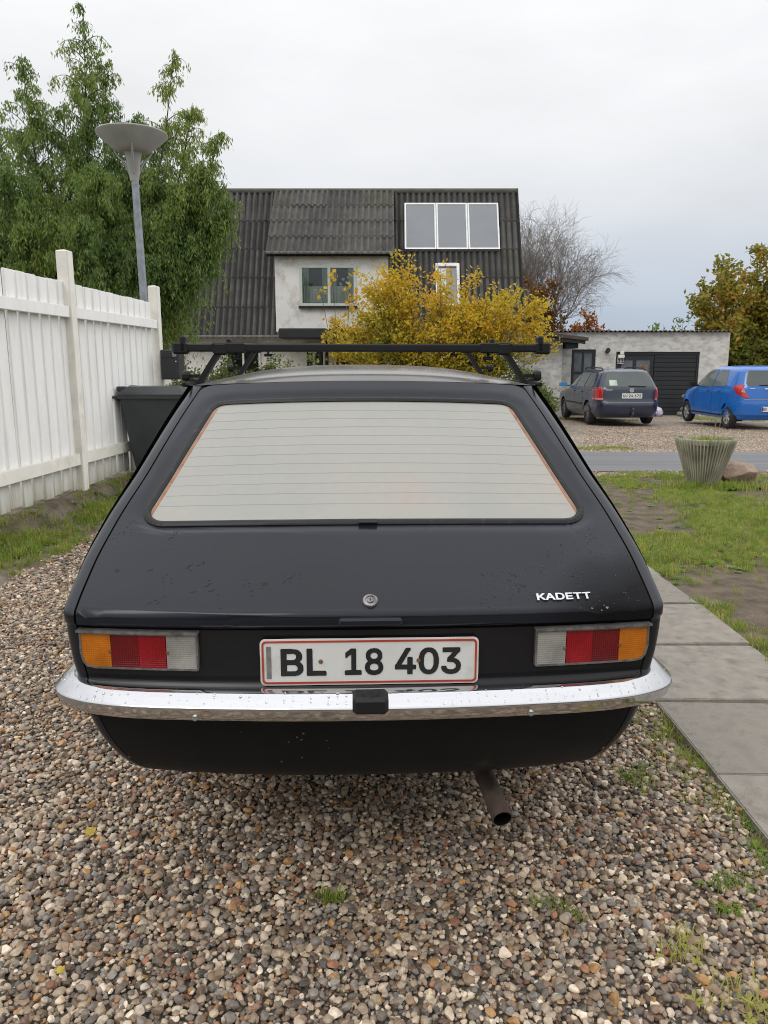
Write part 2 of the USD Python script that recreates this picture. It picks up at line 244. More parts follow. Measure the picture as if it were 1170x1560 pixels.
# ------------------------------------------------------------------ the black hatchback
def wheel_parts(parent, at, r, w, rim_r, side, name='wheel', spokes=5, rim_mat=None, tyre_mat=None):
    """a tyre with a rim of spokes in it; at = centre, side = +1 when the outer face looks to +x"""
    prof = [(rim_r * .93, -w / 2 + .015), (rim_r + .01, -w / 2), (r - .035, -w / 2), (r - .008, -w / 2 + .02), (r, -w / 2 + .05), (r, w / 2 - .05), (r - .008, w / 2 - .02), (r - .035, w / 2), (rim_r + .01, w / 2), (rim_r * .93, w / 2 - .015), (rim_r * .93, -w / 2 + .015)]
    wh = obj(name, lathe(prof, 40, at, 'x'), tyre_mat or M['tyre'], parent, smooth=35)
    ms = [lathe([(0, -.01), (rim_r * .94, -.01), (rim_r * .94, .0), (0, .0)], 32, (at[0] + side * (w / 2 - .075), at[1], at[2]), 'x')]
    ms.append(lathe([(rim_r * .86, -w / 2 + .02), (rim_r * .97, -w / 2 + .02), (rim_r * .97, w / 2 - .004), (rim_r * .90, w / 2 - .004), (rim_r * .86, -w / 2 + .02)], 32, at, 'x'))
    ms.append(lathe([(0, -.03), (.055, -.03), (.045, .03), (0, .035)], 16, at, 'x') if side > 0 else lathe([(0, -.035), (.045, -.03), (.055, .03), (0, .03)], 16, at, 'x'))
    for m in ms[2:]: m.apply_translation((side * (w / 2 - .05), 0, 0))
    for k in range(spokes):
        a = 2 * math.pi * k / spokes
        sp = bx(.028, .05, rim_r * .9, (0, 0, rim_r * .45), ch=.008); sp.apply_transform(trimesh.transformations.rotation_matrix(a, (1, 0, 0)))
        sp.apply_translation((at[0] + side * (w / 2 - .035), at[1], at[2])); ms.append(sp)
    obj('rim', cat_(ms), rim_mat or M['dull_metal'], wh, smooth=30)
    return wh

kad = thing('hatchback_car', 'old black hatchback seen from behind with chrome bumper, fogged rear window and roof bars', 'car', CAR_AT, CAR_YAW)
def front_s(z): return np.interp(z, [.30, .40, .70, .76, .80, .93, 1.335], [3.72, 3.80, 3.82, 3.76, 3.70, 2.98, 2.28])
def rear_s(z): return _fs(q_of_z(z)) + BULGE + RC
def taper(s): return 1 + .035 * np.clip((s - .1) / .9, 0, 1) * np.clip((3.9 - s) / .9, .0, 1)
zl = np.concatenate([np.linspace(.372, .80, 16), np.linspace(.82, 1.331, 22)])
ww = np.concatenate([np.linspace(0, .3, 16) ** 1.0, np.linspace(.33, 1, 30)])
def side_pt(z, s): return np.stack([_W(z) * taper(s), s, z - .018 * np.clip((q_of_z(z) - .45) / .6, 0, 1)], -1)
Z, Wg = np.meshgrid(zl, ww, indexing='ij'); S = rear_s(Z) * (1 - Wg) + front_s(Z) * Wg
P = side_pt(Z, S); right = grid(P); PL = P.copy(); PL[..., 0] *= -1; left = grid(PL); left.invert(); right.invert(); left.invert(); right.invert()
# rounded corner strips between the shut line and the flank
qs = np.linspace(Q0, Q_TOP, 140); ph = np.linspace(0, 1, 8)
def strip(sign):
    Q, F = np.meshgrid(qs, ph, indexing='ij'); p = (p_flat(Q) + .002 + (RC * math.pi / 2 - .002) * F) * sign
    g = grid(R0(p, Q)); return g
# front end and windscreen
zf = np.concatenate([np.linspace(.36, .8, 10), np.linspace(.82, 1.313, 16)]); uf = np.linspace(-1, 1, 15)
Zf, Uf = np.meshgrid(zf, uf, indexing='ij'); front = grid(np.stack([Uf * _W(Zf), front_s(Zf), Zf], -1))
floor_ = bb((-.58, .16, .43), (.58, 3.7, .47))
# roof: a shallow crowned sheet
ua = np.linspace(-1, 1, 41); vb = np.linspace(0, 1, 40)
U, V = np.meshgrid(ua, vb, indexing='ij'); r_s = .778 + BULGE * np.abs(U) ** 2.4 + .035 * np.abs(U) ** 14
yv = r_s * (1 - V) + 2.30 * V
edge = 1.331 - .018 * np.abs(U) ** 2.2
hump = .050 * np.clip(np.sin(np.pi * np.clip(V, 0, 1) ** .72), 0, 1) ** .8 * (1 - np.abs(U) ** 3.0)
roof = grid(np.stack([U * _W(1.331) * taper(yv) * 1.0, yv, edge + hump], -1))
obj('body_shell', cat_([right, left, strip(1), strip(-1), front, floor_]), M['body_paint'], kad, smooth=40)
obj('roof', roof, M['roof_paint'], kad, smooth=60)
# flat domain of the rear face: p across, q up along the skin
def outline(q0, q1, inset, n=60):
    q = np.linspace(q0, q1, n); w = p_flat(q) - inset
    return Polygon(np.vstack([np.stack([w, q], 1), np.stack([-w, q], 1)[::-1]]))
obj('rear_channel', patch(outline(Q0, Q_TOP + .02, -.012), Rm, -.016, -.010, .05), M['gap'], kad)
obj('rear_panel', patch(outline(.318, .505, .0015), Rm, -.006, .0, .03), M['panel_paint'], kad, smooth=30)
obj('valance', patch(outline(Q0, .316, .0), Rm, -.006, .0, .03), M['valance_paint'], kad, smooth=30)
hatch_poly = rounded(outline(.514, Q_TOP - .004, .005), .045).union(outline(.514, .80, .005)).buffer(0)
win_out = rounded(Polygon([(.598, .845), (.598, .875), (.470, 1.393), (-.470, 1.393), (-.598, .875), (-.598, .845)]), .062)
glass_poly = win_out.buffer(-.020)
def hatch_fn(p, q, h):
    d = shapely.distance(shapely.points(np.stack([p, q], 1)), win_out)
    t = np.clip(1 - d / .034, 0, 1); t = t * t * (3 - 2 * t)
    return Rm(p, q, h + .003 - .0065 * t)
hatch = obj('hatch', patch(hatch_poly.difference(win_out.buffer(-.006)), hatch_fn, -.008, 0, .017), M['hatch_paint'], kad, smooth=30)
seal_ring = win_out.difference(glass_poly)
def seal_fn(p, q, h):
    d = shapely.distance(shapely.points(np.stack([p, q], 1)), seal_ring.boundary)
    return Rm(p, q, np.where(h > 0, h * np.clip(.35 + d / .009, 0, 1) - .003, -.008))
seal = obj('window_seal', patch(seal_ring, seal_fn, -.004, .007, .008), M['rubber'], kad, smooth=50)
pane = obj('rear_window', patch(glass_poly.buffer(.004), Rm, -.010, -.004, .03), M['fog_glass'], kad, smooth=30)
side_w = lambda q: np.interp(q, [.875, 1.393], [.598, .470]) - .020
for k in range(11):
    q = .925 + k * .0405
    w = side_w(q) - .016
    obj('heater_wire', patch(sbox(-w, q - .00045, w, q + .00045), Rm, -.0040, -.0036, .06), M['heater_line'], pane)
for s in (-1, 1):
    qb = np.linspace(.89, 1.355, 12); inner = np.stack([(side_w(qb) - .0115) * s, qb], 1); outer = np.stack([(side_w(qb) - .004) * s, qb], 1)
    obj('heater_bar', patch(Polygon(np.vstack([inner, outer[::-1]])).buffer(0), Rm, -.0040, -.0032, .05), M['heater_bar'], pane)
obj('seal_clip', patch(sbox(-.020, .843, .028, .857), Rm, .003, .0075, .02), M['rubber'], seal)
# pull lip, lock, badge
handle = bx(.146, .026, .019, (.006, -.006, .8045), ch=.005)
obj('hatch_handle', handle, M['hatch_paint'], kad, smooth=20)
lk = Rm(np.array([.006]), np.array([.585]), np.array([.003]))[0]; ln = Rm(np.array([.006]), np.array([.585]), np.array([1.003]))[0] - lk
def on_skin(m, p, q, h):
    """place a small mesh (z = outwards, y = up) on the rear skin"""
    o = Rm(np.array([p]), np.array([q]), np.array([h]))[0]; n = Rm(np.array([p]), np.array([q]), np.array([h + 1]))[0] - o
    x = Rm(np.array([p + .001]), np.array([q]), np.array([h]))[0] - o; x /= np.linalg.norm(x); y = np.cross(n, x)
    A = np.eye(4); A[:3, 0], A[:3, 1], A[:3, 2], A[:3, 3] = x, y, n, o; m = m.copy(); m.apply_transform(A); return m
lock = obj('hatch_lock', on_skin(lathe([(0, 0), (.0185, 0), (.0185, .003), (.017, .006), (.012, .007), (.0115, .004), (0, .004)], 28), .006, .585, .003), M['dull_metal'], kad, smooth=30)
obj('lock_barrel', on_skin(cat_([lathe([(0, .004), (.0075, .004), (.0075, .008), (0, .0085)], 20)]), .006, .585, .003), M['dull_metal'], lock, smooth=30)
obj('key_slot', on_skin(bx(.0018, .008, .001, (0, 0, .0090)), .006, .585, .003), M['gap'], lock)
def heavy_text(t, grow):
    """the lettering with its strokes thickened by grow (capitals 1 high)"""
    m = meshkit.text_mesh(t, 1.0, 1.0, bold=True); tri = m.triangles; tri = tri[(np.abs(tri[:, :, 2]) < 1e-6).all(1)][:, :, :2]
    return ext(shapely.union_all([Polygon(q).buffer(1e-4) for q in tri]).buffer(grow), 1.0, 0)
ext = lambda poly, d, z0: cat_([T(trimesh.creation.extrude_polygon(g, d, engine='earcut'), (0, 0, z0)) for g in getattr(poly, 'geoms', [poly])])
txt = heavy_text('KADETT', .012) if True else meshkit.text_mesh('KADETT', 1.0, 1.0, bold=True); lo, hi = txt.bounds; v = (txt.vertices - lo) / (hi - lo)
badge = trimesh.Trimesh(Rm(.397 + v[:, 0] * .132, .5765 + v[:, 1] * .0205, .0035 + v[:, 2] * .004), txt.faces, process=False)
b = obj('badge', badge, M['bright_metal'], kad)
# tail lamps
for s in (-1, 1):
    def px(a, b_, q0, q1, r=.006, cut=None):
        g = sbox(min(a * s, b_ * s), q0, max(a * s, b_ * s), q1); return g
    body_poly = rounded(sbox(min(.392 * s, .669 * s), .411, max(.392 * s, .669 * s), .497), .004)
    corner = Polygon([(.669 * s, .411), (.638 * s, .411), (.655 * s, .414), (.664 * s, .424), (.669 * s, .446)])
    body_poly = body_poly.difference(corner.buffer(.0005))
    lamp = obj('tail_lamp', patch(body_poly.buffer(.0015).difference(body_poly.buffer(-.0035)), Rm, -.004, .0115, .02), M['dull_metal'], kad, smooth=30)
    obj('lamp_housing', patch(body_poly, Rm, -.006, .003, .03), M['gap'], lamp)
    for nm, a, b_, mt in (('reversing_lens', .394, .464, 'clear_lens'), ('red_lens', .466, .529, 'red'), ('brake_lens', .5295, .594, 'dark_red'), ('amber_lens', .596, .668, 'amber')):
        seg = body_poly.buffer(-.003).intersection(px(a, b_, .40, .50))
        obj(nm, patch(rounded(seg, .002), Rm, .002, .0105, .012), M[mt], lamp, smooth=30)
    obj('lamp_trim', patch(rounded(px(.388, .674, .498, .5045), .002), Rm, 0, .018, .02), M['dull_metal'], lamp, smooth=30)
    for pp in (.462, .598):
        obj('lens_screw', on_skin(lathe([(0, 0), (.0042, 0), (.003, .002), (0, .0025)], 10), pp * s, .452, .0105), M['rust'], lamp)
# number plate: flat aluminium sheet on the panel
pl_at = np.array([.004, -.004, .7075]); rot = dict(rx=90)
def plate_space(m): return T(m, pl_at, rx=90 - 0)        # x right, y up, z towards the viewer
def rrect(w, h, r): return sbox(-w / 2, -h / 2, w / 2, h / 2).buffer(-r).buffer(r, quad_segs=5)
ext = lambda poly, d, z0: cat_([T(trimesh.creation.extrude_polygon(g, d, engine='earcut'), (0, 0, z0)) for g in getattr(poly, 'geoms', [poly])])
def number_plate(parent, place, text_runs, W=.504, H=.112, border=True, extra=None):
    pl = obj('number_plate', place(ext(rrect(W, H, .012), .003, 0)), M['plate_white'], parent)
    if border:
        obj('plate_border', place(ext(rrect(W - .008, H - .008, .010).difference(rrect(W - .017, H - .017, .007)), .0012, .003)), M['plate_red'], pl)
    for t, x0, x1, h in text_runs:
        tm = heavy_text(t, .010); lo, hi = tm.bounds; vv = (tm.vertices - lo) / (hi - lo)
        vv = np.stack([x0 + vv[:, 0] * (x1 - x0), (vv[:, 1] - .5) * h, .003 + vv[:, 2] * .0011], 1)
        obj('plate_lettering', place(trimesh.Trimesh(vv, tm.faces, process=False)), M['plate_black'], pl)
    return pl
pl = number_plate(kad, plate_space, [('BL', -.205, -.100, .066), ('18', -.058, .031, .066), ('403', .058, .212, .066)])
obj('plate_strip', plate_space(T(ext(rrect(.011, .078, .001), .001, .003), (-.232, 0, 0))), M['plate_grey'], pl)
for x in (-.113, .113):
    obj('plate_screw', plate_space(T(lathe([(0, .003), (.0055, .003), (.004, .0055), (0, .006)], 12), (x, .001, .0))), M['rust'], pl)
# chrome bumper
from scipy.interpolate import CubicSpline
half = np.array([(.742, .36), (.754, .20), (.753, .10), (.733, .035), (.680, -.010), (.58, -.048), (.40, -.072), (.20, -.085), (0, -.089)])
pts = np.vstack([half * [-1, 1], half[::-1][1:]])
tt = np.concatenate([[0], np.cumsum(np.linalg.norm(np.diff(pts, axis=0), axis=1))]); bpath = CubicSpline(tt, pts)(np.linspace(0, tt[-1], 110))
sec = np.array([(-.058, .646), (-.056, .6535), (-.045, .6545), (-.034, .6535), (-.026, .6500), (-.013, .6395), (-.003, .6310), (-.0005, .628), (.0, .6255), (-.0008, .622), (-.005, .610), (-.009, .598), (-.014, .5935), (-.028, .592), (-.034, .595)])
bump_sec = np.vstack([sec, sec[::-1] * [1, 1] + np.array([-.004, 0])])
bumper = obj('bumper', sweep(np.vstack([sec, [(-.060, .60), (-.062, .65)]]), bpath), M['chrome'], kad, smooth=32)
def along(x): i = np.argmin(np.abs(bpath[:, 0] - x) + 10 * (np.abs(bpath[:, 1]) > .2)); return bpath[i]
for x in (-.385, .375):
    o = along(x); obj('bumper_bolt', T(lathe([(0, 0), (.0085, 0), (.0075, .003), (.004, .005), (0, .0055)], 18), (o[0], o[1] + .006, .604), rx=90), M['bright_metal'], bumper, smooth=40)
lampb = bx(.080, .06, .040, (.004, -.076, .640), ch=.008)
obj('plate_lamp', cat_([lampb, T(lathe([(0, 0), (.020, 0), (.018, .004), (0, .006)], 20), (.004, -.080, .659))]), M['black_plastic'], kad, smooth=30)
# exhaust: an open pipe that comes out low on the right
pipe = [(.26, .95, .30), (.27, .60, .302), (.298, .40, .296), (.324, .22, .272), (.343, .085, .240)]
pp = CubicSpline(np.arange(5), np.array(pipe))(np.linspace(0, 4, 22))
po = tube(pp, .0265, 20, caps=False); pi_ = tube(pp[8:], .0235, 20, caps=False); pi_.invert()
tipdir = pp[-1] - pp[-2]; tipdir /= np.linalg.norm(tipdir)
n0, n1 = len(po.vertices) - 20, len(pi_.vertices) - 20
ring = trimesh.Trimesh(np.vstack([po.vertices[n0:], pi_.vertices[n1:]]), [[a, (a + 1) % 20, 20 + a] for a in range(20)] + [[(a + 1) % 20, 20 + (a + 1) % 20, 20 + a] for a in range(20)], process=False)
ex = obj('exhaust_pipe', cat_([po, ring]), M['pipe'], kad, smooth=60); obj('pipe_bore', pi_, M['soot'], ex, smooth=60)
obj('pipe_clamp', T(bx(.07, .012, .03, (0, 0, 0), ch=.003), (.30, .40, .318)), M['dark_metal'], kad)
obj('rear_axle', cat_([lathe([(0, -.62), (.04, -.62), (.04, .62), (0, .62)], 14, (0, .97, .30), 'x'), bb((-.15, 1.1, .26), (.02, 2.6, .34), .02), lathe([(0, -.2), (.06, -.2), (.06, .2), (0, .2)], 16, (.12, .60, .42), 'x')]), M['dark_metal'], kad, smooth=30)
obj('fuel_tank', bb((-.50, .20, .415), (-.05, .62, .50), .03), M['dark_metal'], kad)
for y in (.97, 3.12):
    for s in (-1, 1): wheel_parts(kad, (s * .60, y, .285), .285, .165, .165, s)
# side glass and door lines (flank patches)
for s in (-1, 1):
    def side_fn(p, q, h, s=s):
        b_ = side_pt(q, p); return np.stack([(b_[:, 0] + h) * s, b_[:, 1], b_[:, 2]], 1)
    for nm, poly in (('quarter_window', [(.62, 1.0), (1.30, .98), (1.27, 1.28), (.98, 1.28)]), ('door_window', [(1.36, .98), (2.72, .96), (2.36, 1.27), (1.34, 1.28)])):
        obj(nm, patch(rounded(Polygon(poly), .03), side_fn, -.004, .004, .06), M['dark_glass'], kad, smooth=30)
    obj('side_trim', patch(sbox(.25, .655, 3.5, .67), side_fn, .0, .008, .08), M['bright_metal'], kad)
    obj('drip_rail', tube([(s * (_W(1.331) * 1.02 + .006), y, 1.318) for y in np.linspace(.80, 2.25, 12)], .008, 6), M['body_paint'], kad, smooth=40)
obj('windscreen', grid(np.stack([np.meshgrid(np.linspace(.96, 1.28, 8), np.linspace(-.9, .9, 9), indexing='ij')[1] * _W(np.meshgrid(np.linspace(.96, 1.28, 8), np.linspace(-.9, .9, 9), indexing='ij')[0]), front_s(np.meshgrid(np.linspace(.96, 1.28, 8), np.linspace(-.9, .9, 9), indexing='ij')[0]) + .006, np.meshgrid(np.linspace(.96, 1.28, 8), np.linspace(-.9, .9, 9), indexing='ij')[0]], -1)), M['dark_glass'], kad, smooth=True)
# scuffs through the chalky bloom and a few paint chips on the apron
M['scuff'] = pm('scuff_mark', (.006, .006, .007), .3, spec=.3); M['chip'] = pm('paint_chip', (.20, .14, .08), .8)
def skin_px(x, y): q = .583 + (917 - y) * .00218; return (x - 557) * (.00160 + (917 - y) * 8.5e-7), q
sc = []; r = np.random.default_rng(44)
for x, y, n, ang, L in ((182, 871, 3, 1.2, 7), (236, 873, 2, .2, 9), (259, 880, 4, 1.0, 4), (262, 890, 3, 1.3, 5), (300, 862, 4, .2, 10), (318, 855, 3, 1.5, 6), (332, 890, 3, .5, 8), (312, 897, 2, .4, 8), (335, 900, 2, .3, 7), (245, 912, 4, .4, 7), (390, 900, 3, .3, 9), (405, 893, 3, .4, 9), (440, 882, 5, 1.1, 9), (452, 878, 3, 1.0, 7), (376, 888, 3, .6, 5), (190, 912, 1, .8, 4), (265, 810, 4, 1.2, 5), (262, 822, 3, .9, 4), (735, 880, 3, 2.2, 9), (785, 895, 4, 2.0, 10), (776, 885, 3, 2.1, 8), (728, 925, 2, .2, 6), (850, 835, 3, 2.3, 5), (835, 850, 3, 2.2, 5), (846, 862, 3, 1.3, 5), (350, 925, 2, .1, 5)):
    for k in range(n):
        p, q = skin_px(x + r.normal(0, 5), y + r.normal(0, 4)); l = L * .0016 * r.uniform(.5, 1.2); w = r.uniform(.0007, .0019); a = ang + r.normal(0, .25)
        sc.append(patch(affinity.rotate(Polygon([(p - l / 2, q), (p - l * .2, q + w), (p + l * .25, q + w * .7), (p + l / 2, q + w * .2), (p + l * .1, q - w * .6), (p - l * .3, q - w * .5)]), a, use_radians=True), Rm, .0032, .0035, 0))
obj('scuff_mark', cat_(sc), M['scuff'], hatch, kind='stuff')
chp = [patch(affinity.rotate(Polygon([(p, q), (p + s_, q + s_ * .3), (p + s_ * .6, q + s_), (p - s_ * .2, q + s_ * .7)]), p * 40), Rm, .0, .0006, 0) for p, q, s_ in ((-.17, .235, .004), (-.155, .245, .005), (-.16, .228, .004), (-.19, .222, .003), (-.10, .225, .003), (-.095, .205, .002), (-.21, .16, .004), (-.16, .175, .003), (-.30, .25, .002))]
obj('paint_chip', cat_(chp), M['chip'], kad, kind='stuff')
# rain drops: on the lower right of the hatch and on the bumper's upper face
drop = trimesh.creation.icosphere(subdivisions=1); drop.vertices = drop.vertices[:, :] * [1, 1, .55]
ds = []
cl = np.array([(.55, .66), (.60, .74), (.50, .62), (.62, .60), (.57, .80), (.66, .70), (.42, .70), (.35, .64), (.30, .60), (.62, .95), (.40, .60), (.55, .555), (-.62, .80), (-.48, .83)])
for k in range(330):
    c = cl[RNG.integers(len(cl))] + RNG.normal(0, .022, 2) * [1, 1.2]
    r = RNG.uniform(.0011, .0028)
    if abs(c[0]) > p_flat(c[1]) - .01 or win_out.buffer(.035).contains(Point(c)) or c[1] < .54: continue
    ds.append(on_skin(T(drop.copy().apply_scale(r), (0, 0, 0)), c[0], c[1], .003))
for k in range(170):
    x = RNG.uniform(-.74, .74); o = along(x); u = RNG.uniform(.15, .95)
    n_, z_ = np.interp(u, [0, .3, .6, 1], [-.036, -.026, -.013, -.002]), np.interp(u, [0, .3, .6, 1], [.658, .6505, .640, .6312])
    r = RNG.uniform(.001, .0030) * (1.3 if RNG.random() < .1 else 1)
    ds.append(T(drop.copy().apply_scale(r), (o[0] * (1 + n_ * .2), o[1] - n_, z_), rx=50))
obj('water_drop', cat_(ds), M['water'], kad, smooth=True, kind='stuff')

# ------------------------------------------------------------------ roof rack: two black bars clamped to the drip rails
rack = thing('roof_rack', 'black roof rack of two square bars on the black hatchback\'s roof', 'roof rack', CAR_AT, CAR_YAW)
for sb, zb in ((1.0, 1.437), (1.95, 1.459)):
    bar = obj('cross_bar', bb((-.612, sb - .016, zb - .013), (.612, sb + .016, zb + .013), .004), M['black_plastic'], rack)
    for s in (-1, 1):
        obj('bar_end_cap', cat_([bx(.05, .046, .040, (s * .617, sb, zb - .001), ch=.006), bx(.020, .046, .055, (s * .607, sb, zb + .012), ch=.005)]), M['black_plastic'], bar)
        leg = np.array([(.475, zb + .0), (.500, zb - .030), (.530, zb - .075), (.556, zb - .115), (.578, 1.325), (.586, 1.305)])
        lo, hi = [], []
        for k, (x, z) in enumerate(leg): lo.append((x - .010, z - .009)); hi.append((x + .010, z + .009))
        foot = [bx(.045, .05, .04, (s * .482, sb, zb - .004), ch=.006), bx(.11, .044, .034, (s * .455, sb, zb), ch=.004)]
        pr = np.array(leg); dz = np.gradient(pr, axis=0); dz /= np.linalg.norm(dz, axis=1, keepdims=True); nn = np.stack([-dz[:, 1], dz[:, 0]], 1)
        poly = Polygon(np.vstack([pr + nn * .008, (pr - nn * .008)[::-1]]))
        e = trimesh.creation.extrude_polygon(poly.buffer(.001), .038, engine='earcut'); e = T(e, rx=90); e.apply_translation((0, sb + .019, 0))
        if s < 0: e.vertices[:, 0] *= -1; e.invert()
        obj('support_leg', cat_([e] + foot), M['black_plastic'], rack, smooth=30)
        knob = cat_([lathe([(0, -.012), (.016, -.012), (.019, 0), (.016, .012), (0, .012)], 10, (s * .585, sb - .0, zb - .094), 'x'), bx(.05, .012, .012, (s * .565, sb, zb - .094))])
        obj('clamp_knob', T(knob, (s * .018, 0, .0)), M['black_plastic'], rack, smooth=30)
        obj('wing_nut', cat_([bx(.036, .012, .012, (s * .43, sb, zb - .035), ch=.003), bx(.008, .008, .035, (s * .43, sb, zb - .022))]), M['black_plastic'], rack)
# ------------------------------------------------------------------ the ground
def gz(x, y):
    x, y = np.asarray(x, float), np.asarray(y, float)
    return np.interp(y, [-400, 8, 26, 700], [0, 0, -.26, -.26]) + 0 * x
def fence_x(y): return -2.87 + .0713 * (np.asarray(y) - 7.2)
def sheet(x0, x1, y0, y1, dz, nx=24, rough=.0, edge=.0, seed=1, xl=None, xr=None):
    ys = np.unique(np.concatenate([np.linspace(y0, y1, max(2, int((y1 - y0) / .35) if y1 - y0 < 60 else 40)), [v for v in (8, 26) if y0 < v < y1]]))
    U, Y = np.meshgrid(np.linspace(0, 1, nx), ys, indexing='ij')
    a = (x0 if xl is None else xl(Y)); b = (x1 if xr is None else xr(Y))
    X = a + (b - a) * U
    if edge: Y = Y + edge * (meshkit.fbm(np.stack([X * .9, Y * .2, 0 * X], -1), 4, seed) - .5) * ((Y == ys[0]) | (Y == ys[-1]))
    if edge: X = X + edge * (meshkit.fbm(np.stack([X * .2 + 9, Y * .9, 0 * X], -1), 4, seed) - .5) * ((U == 0) | (U == 1))
    Z = gz(X, Y) + dz + (rough * (meshkit.fbm(np.stack([X * 1.7, Y * 1.7, 0 * X], -1), 4, seed) - .5) if rough else 0)
    return grid(np.stack([X, Y, Z], -1))
M['soil'] = pm('damp_soil', (.105, .082, .060), .9, var=.35, vscale=3, bump=.01, bscale=30, dirt=(.20, .17, .14), dirt_at=(.5, .7), dscale=2)
M['field'] = pm('far_grass', (.075, .095, .03), .9, var=.3, vscale=.5)
ys_far = np.array([-400, -60, -12, 0, 4, 8, 14, 20, 26, 60, 150, 700.]); xs_far = np.array([-500, -120, -40, -12, -4, 4, 14, 40, 120, 500.])
X, Y = np.meshgrid(xs_far, ys_far, indexing='ij'); obj('ground', grid(np.stack([X, Y, gz(X, Y) - .03], -1)), M['field'], kind='structure')
M['gravel_bed'] = pm('gravel_bed', (.17, .145, .115), .85, var=.5, vscale=45, bump=.006, bscale=60)
obj('driveway', sheet(-3.2, 1.10, -3, 9.9, -.012, 20, .0, xl=lambda y: fence_x(y) + .12), M['gravel_bed'], kind='structure')
M['lawn_soil'] = pm('lawn_soil', (.105, .080, .052), .95, var=.45, vscale=7, bump=.02, bscale=45, dirt=(.17, .135, .10), dirt_at=(.45, .7), dscale=6)
obj('verge', sheet(1.10, 16, -3, 10.25, -.008, 40, .03), M['lawn_soil'], kind='structure')
M['asphalt'] = material('worn_asphalt', {'geo': ('geometry', {}), 'mp': ('mapping', {'scale': (.12, 1.6, 1)}), 'n': ('noise_texture', {'scale': 2.0, 'detail': 5.0}), 'r': ('rgb_ramp', {'ramp': [(.3, (.105, .108, .115)), (.52, (.15, .152, .158)), (.7, (.19, .187, .185))]}), 'v': ('noise_texture', {'scale': 120.0, 'detail': 2.0}), 'b': ('bump', {'distance': .004}), 'p': ('principled_bsdf', {'roughness': .62})},
    [('geo.position', 'mp.vector'), ('mp.vector', 'n.vector'), ('n.fac', 'r.fac'), ('r.color', 'p.base_color'), ('geo.position', 'v.vector'), ('v.fac', 'b.height'), ('b.normal', 'p.normal')])
obj('road', sheet(-40, 40, 10.3, 13.0, .004, 160, .0, .12), M['asphalt'], kind='structure')
M['grit'] = material('gravel_yard', {'geo': ('geometry', {}), 'v': ('voronoi_texture', {'scale': 26.0}), 'h': ('separate_color', {}), 'r': ('rgb_ramp', {'ramp': [(0, (.12, .10, .085)), (.35, (.27, .225, .18)), (.7, (.36, .30, .25)), (1, (.48, .42, .36))]}), 'n': ('noise_texture', {'scale': .8, 'detail': 5.0}), 'r2': ('rgb_ramp', {'ramp': [(.35, (.72, .68, .64)), (.65, (1.05, 1.03, 1.0))]}), 'x': ('mix', {'mix_type': 'multiply', 'fac': 1.0}), 'b': ('bump', {'distance': .02, 'invert': True}), 'p': ('principled_bsdf', {'roughness': .8})},
    [('geo.position', 'v.vector'), ('v.color', 'h.color'), ('h.r', 'r.fac'), ('geo.position', 'n.vector'), ('n.fac', 'r2.fac'), ('r.color', 'x.color1'), ('r2.color', 'x.color2'), ('x.color', 'p.base_color'), ('v.distance', 'b.height'), ('b.normal', 'p.normal')])
obj('yard', sheet(-40, 40, 12.6, 30, -.006, 120), M['grit'], kind='structure')
obj('road_edge', sheet(-40, 40, 9.75, 10.55, -.003, 160, .02, .25, 5), M['grit'], kind='structure')

# earth bank and edging under the fence
yb = np.linspace(2.5, 11.0, 170)
prof_b = np.array([(-1.2, .20), (-.3, .21), (.03, .215), (.09, .20), (.13, .15), (.18, .09), (.32, .05), (.55, .008), (.75, -.02)])
pu = np.linspace(0, len(prof_b) - 1, 60); pb = np.stack([np.interp(pu, range(len(prof_b)), prof_b[:, k]) for k in (0, 1)], 1)
X = fence_x(yb)[:, None] + pb[None, :, 0]; Y = np.broadcast_to(yb[:, None], X.shape); N1 = meshkit.fbm(np.stack([X * 6, Y * 6, 0 * X], -1), 4, 3) - .5
Zb = pb[None, :, 1] * np.ones_like(X) + gz(X, Y) + .035 * N1
M['bank'] = pm('earth_bank', (.11, .083, .056), .95, var=.45, vscale=8, bump=.015, bscale=40, dirt=(.21, .175, .135), dirt_at=(.47, .65), dscale=5)
bank = obj('earth_bank', grid(np.stack([X + .04 * N1, Y, Zb], -1)), M['bank'], kind='structure', smooth=True)

# ------------------------------------------------------------------ instancing of stuff
def quat(ax, ang):
    ax = ax / np.linalg.norm(ax, axis=1, keepdims=True); s = np.sin(ang / 2)
    return np.concatenate([np.cos(ang / 2)[:, None], ax * s[:, None]], 1)
def qmul(a, b):
    w, x, y, z = a.T; W_, X_, Y_, Z_ = b.T
    return np.stack([w * W_ - x * X_ - y * Y_ - z * Z_, w * X_ + x * W_ + y * Z_ - z * Y_, w * Y_ - x * Z_ + y * W_ + z * X_, w * Z_ + x * Y_ - y * X_ + z * W_], 1)
def scatter(name, protos, pos, quats, scales, idx, parent=None, label=None, cat=None):
    pth = numbered(path_of(parent) + '/' + name)
    pi = UsdGeom.PointInstancer.Define(stage, pth); setd(pi.GetPrim(), kind='stuff', label=label, category=cat)
    UsdGeom.Scope.Define(stage, pth + '/kinds')
    for k, (m, mt, sm) in enumerate(protos):
        usdkit.mesh(stage, f'{pth}/kinds/kind_{k:03d}', m, mt, smooth=sm); pi.CreatePrototypesRel().AddTarget(f'{pth}/kinds/kind_{k:03d}')
    pi.CreateProtoIndicesAttr(Vt.IntArray.FromNumpy(np.asarray(idx, np.int32))); pi.CreatePositionsAttr(Vt.Vec3fArray.FromNumpy(np.asarray(pos, np.float32)))
    pi.CreateScalesAttr(Vt.Vec3fArray.FromNumpy(np.asarray(scales, np.float32)))
    pi.CreateOrientationsAttr(Vt.QuathArray([Gf.Quath(*map(float, q)) for q in quats])); return pi.GetPrim()
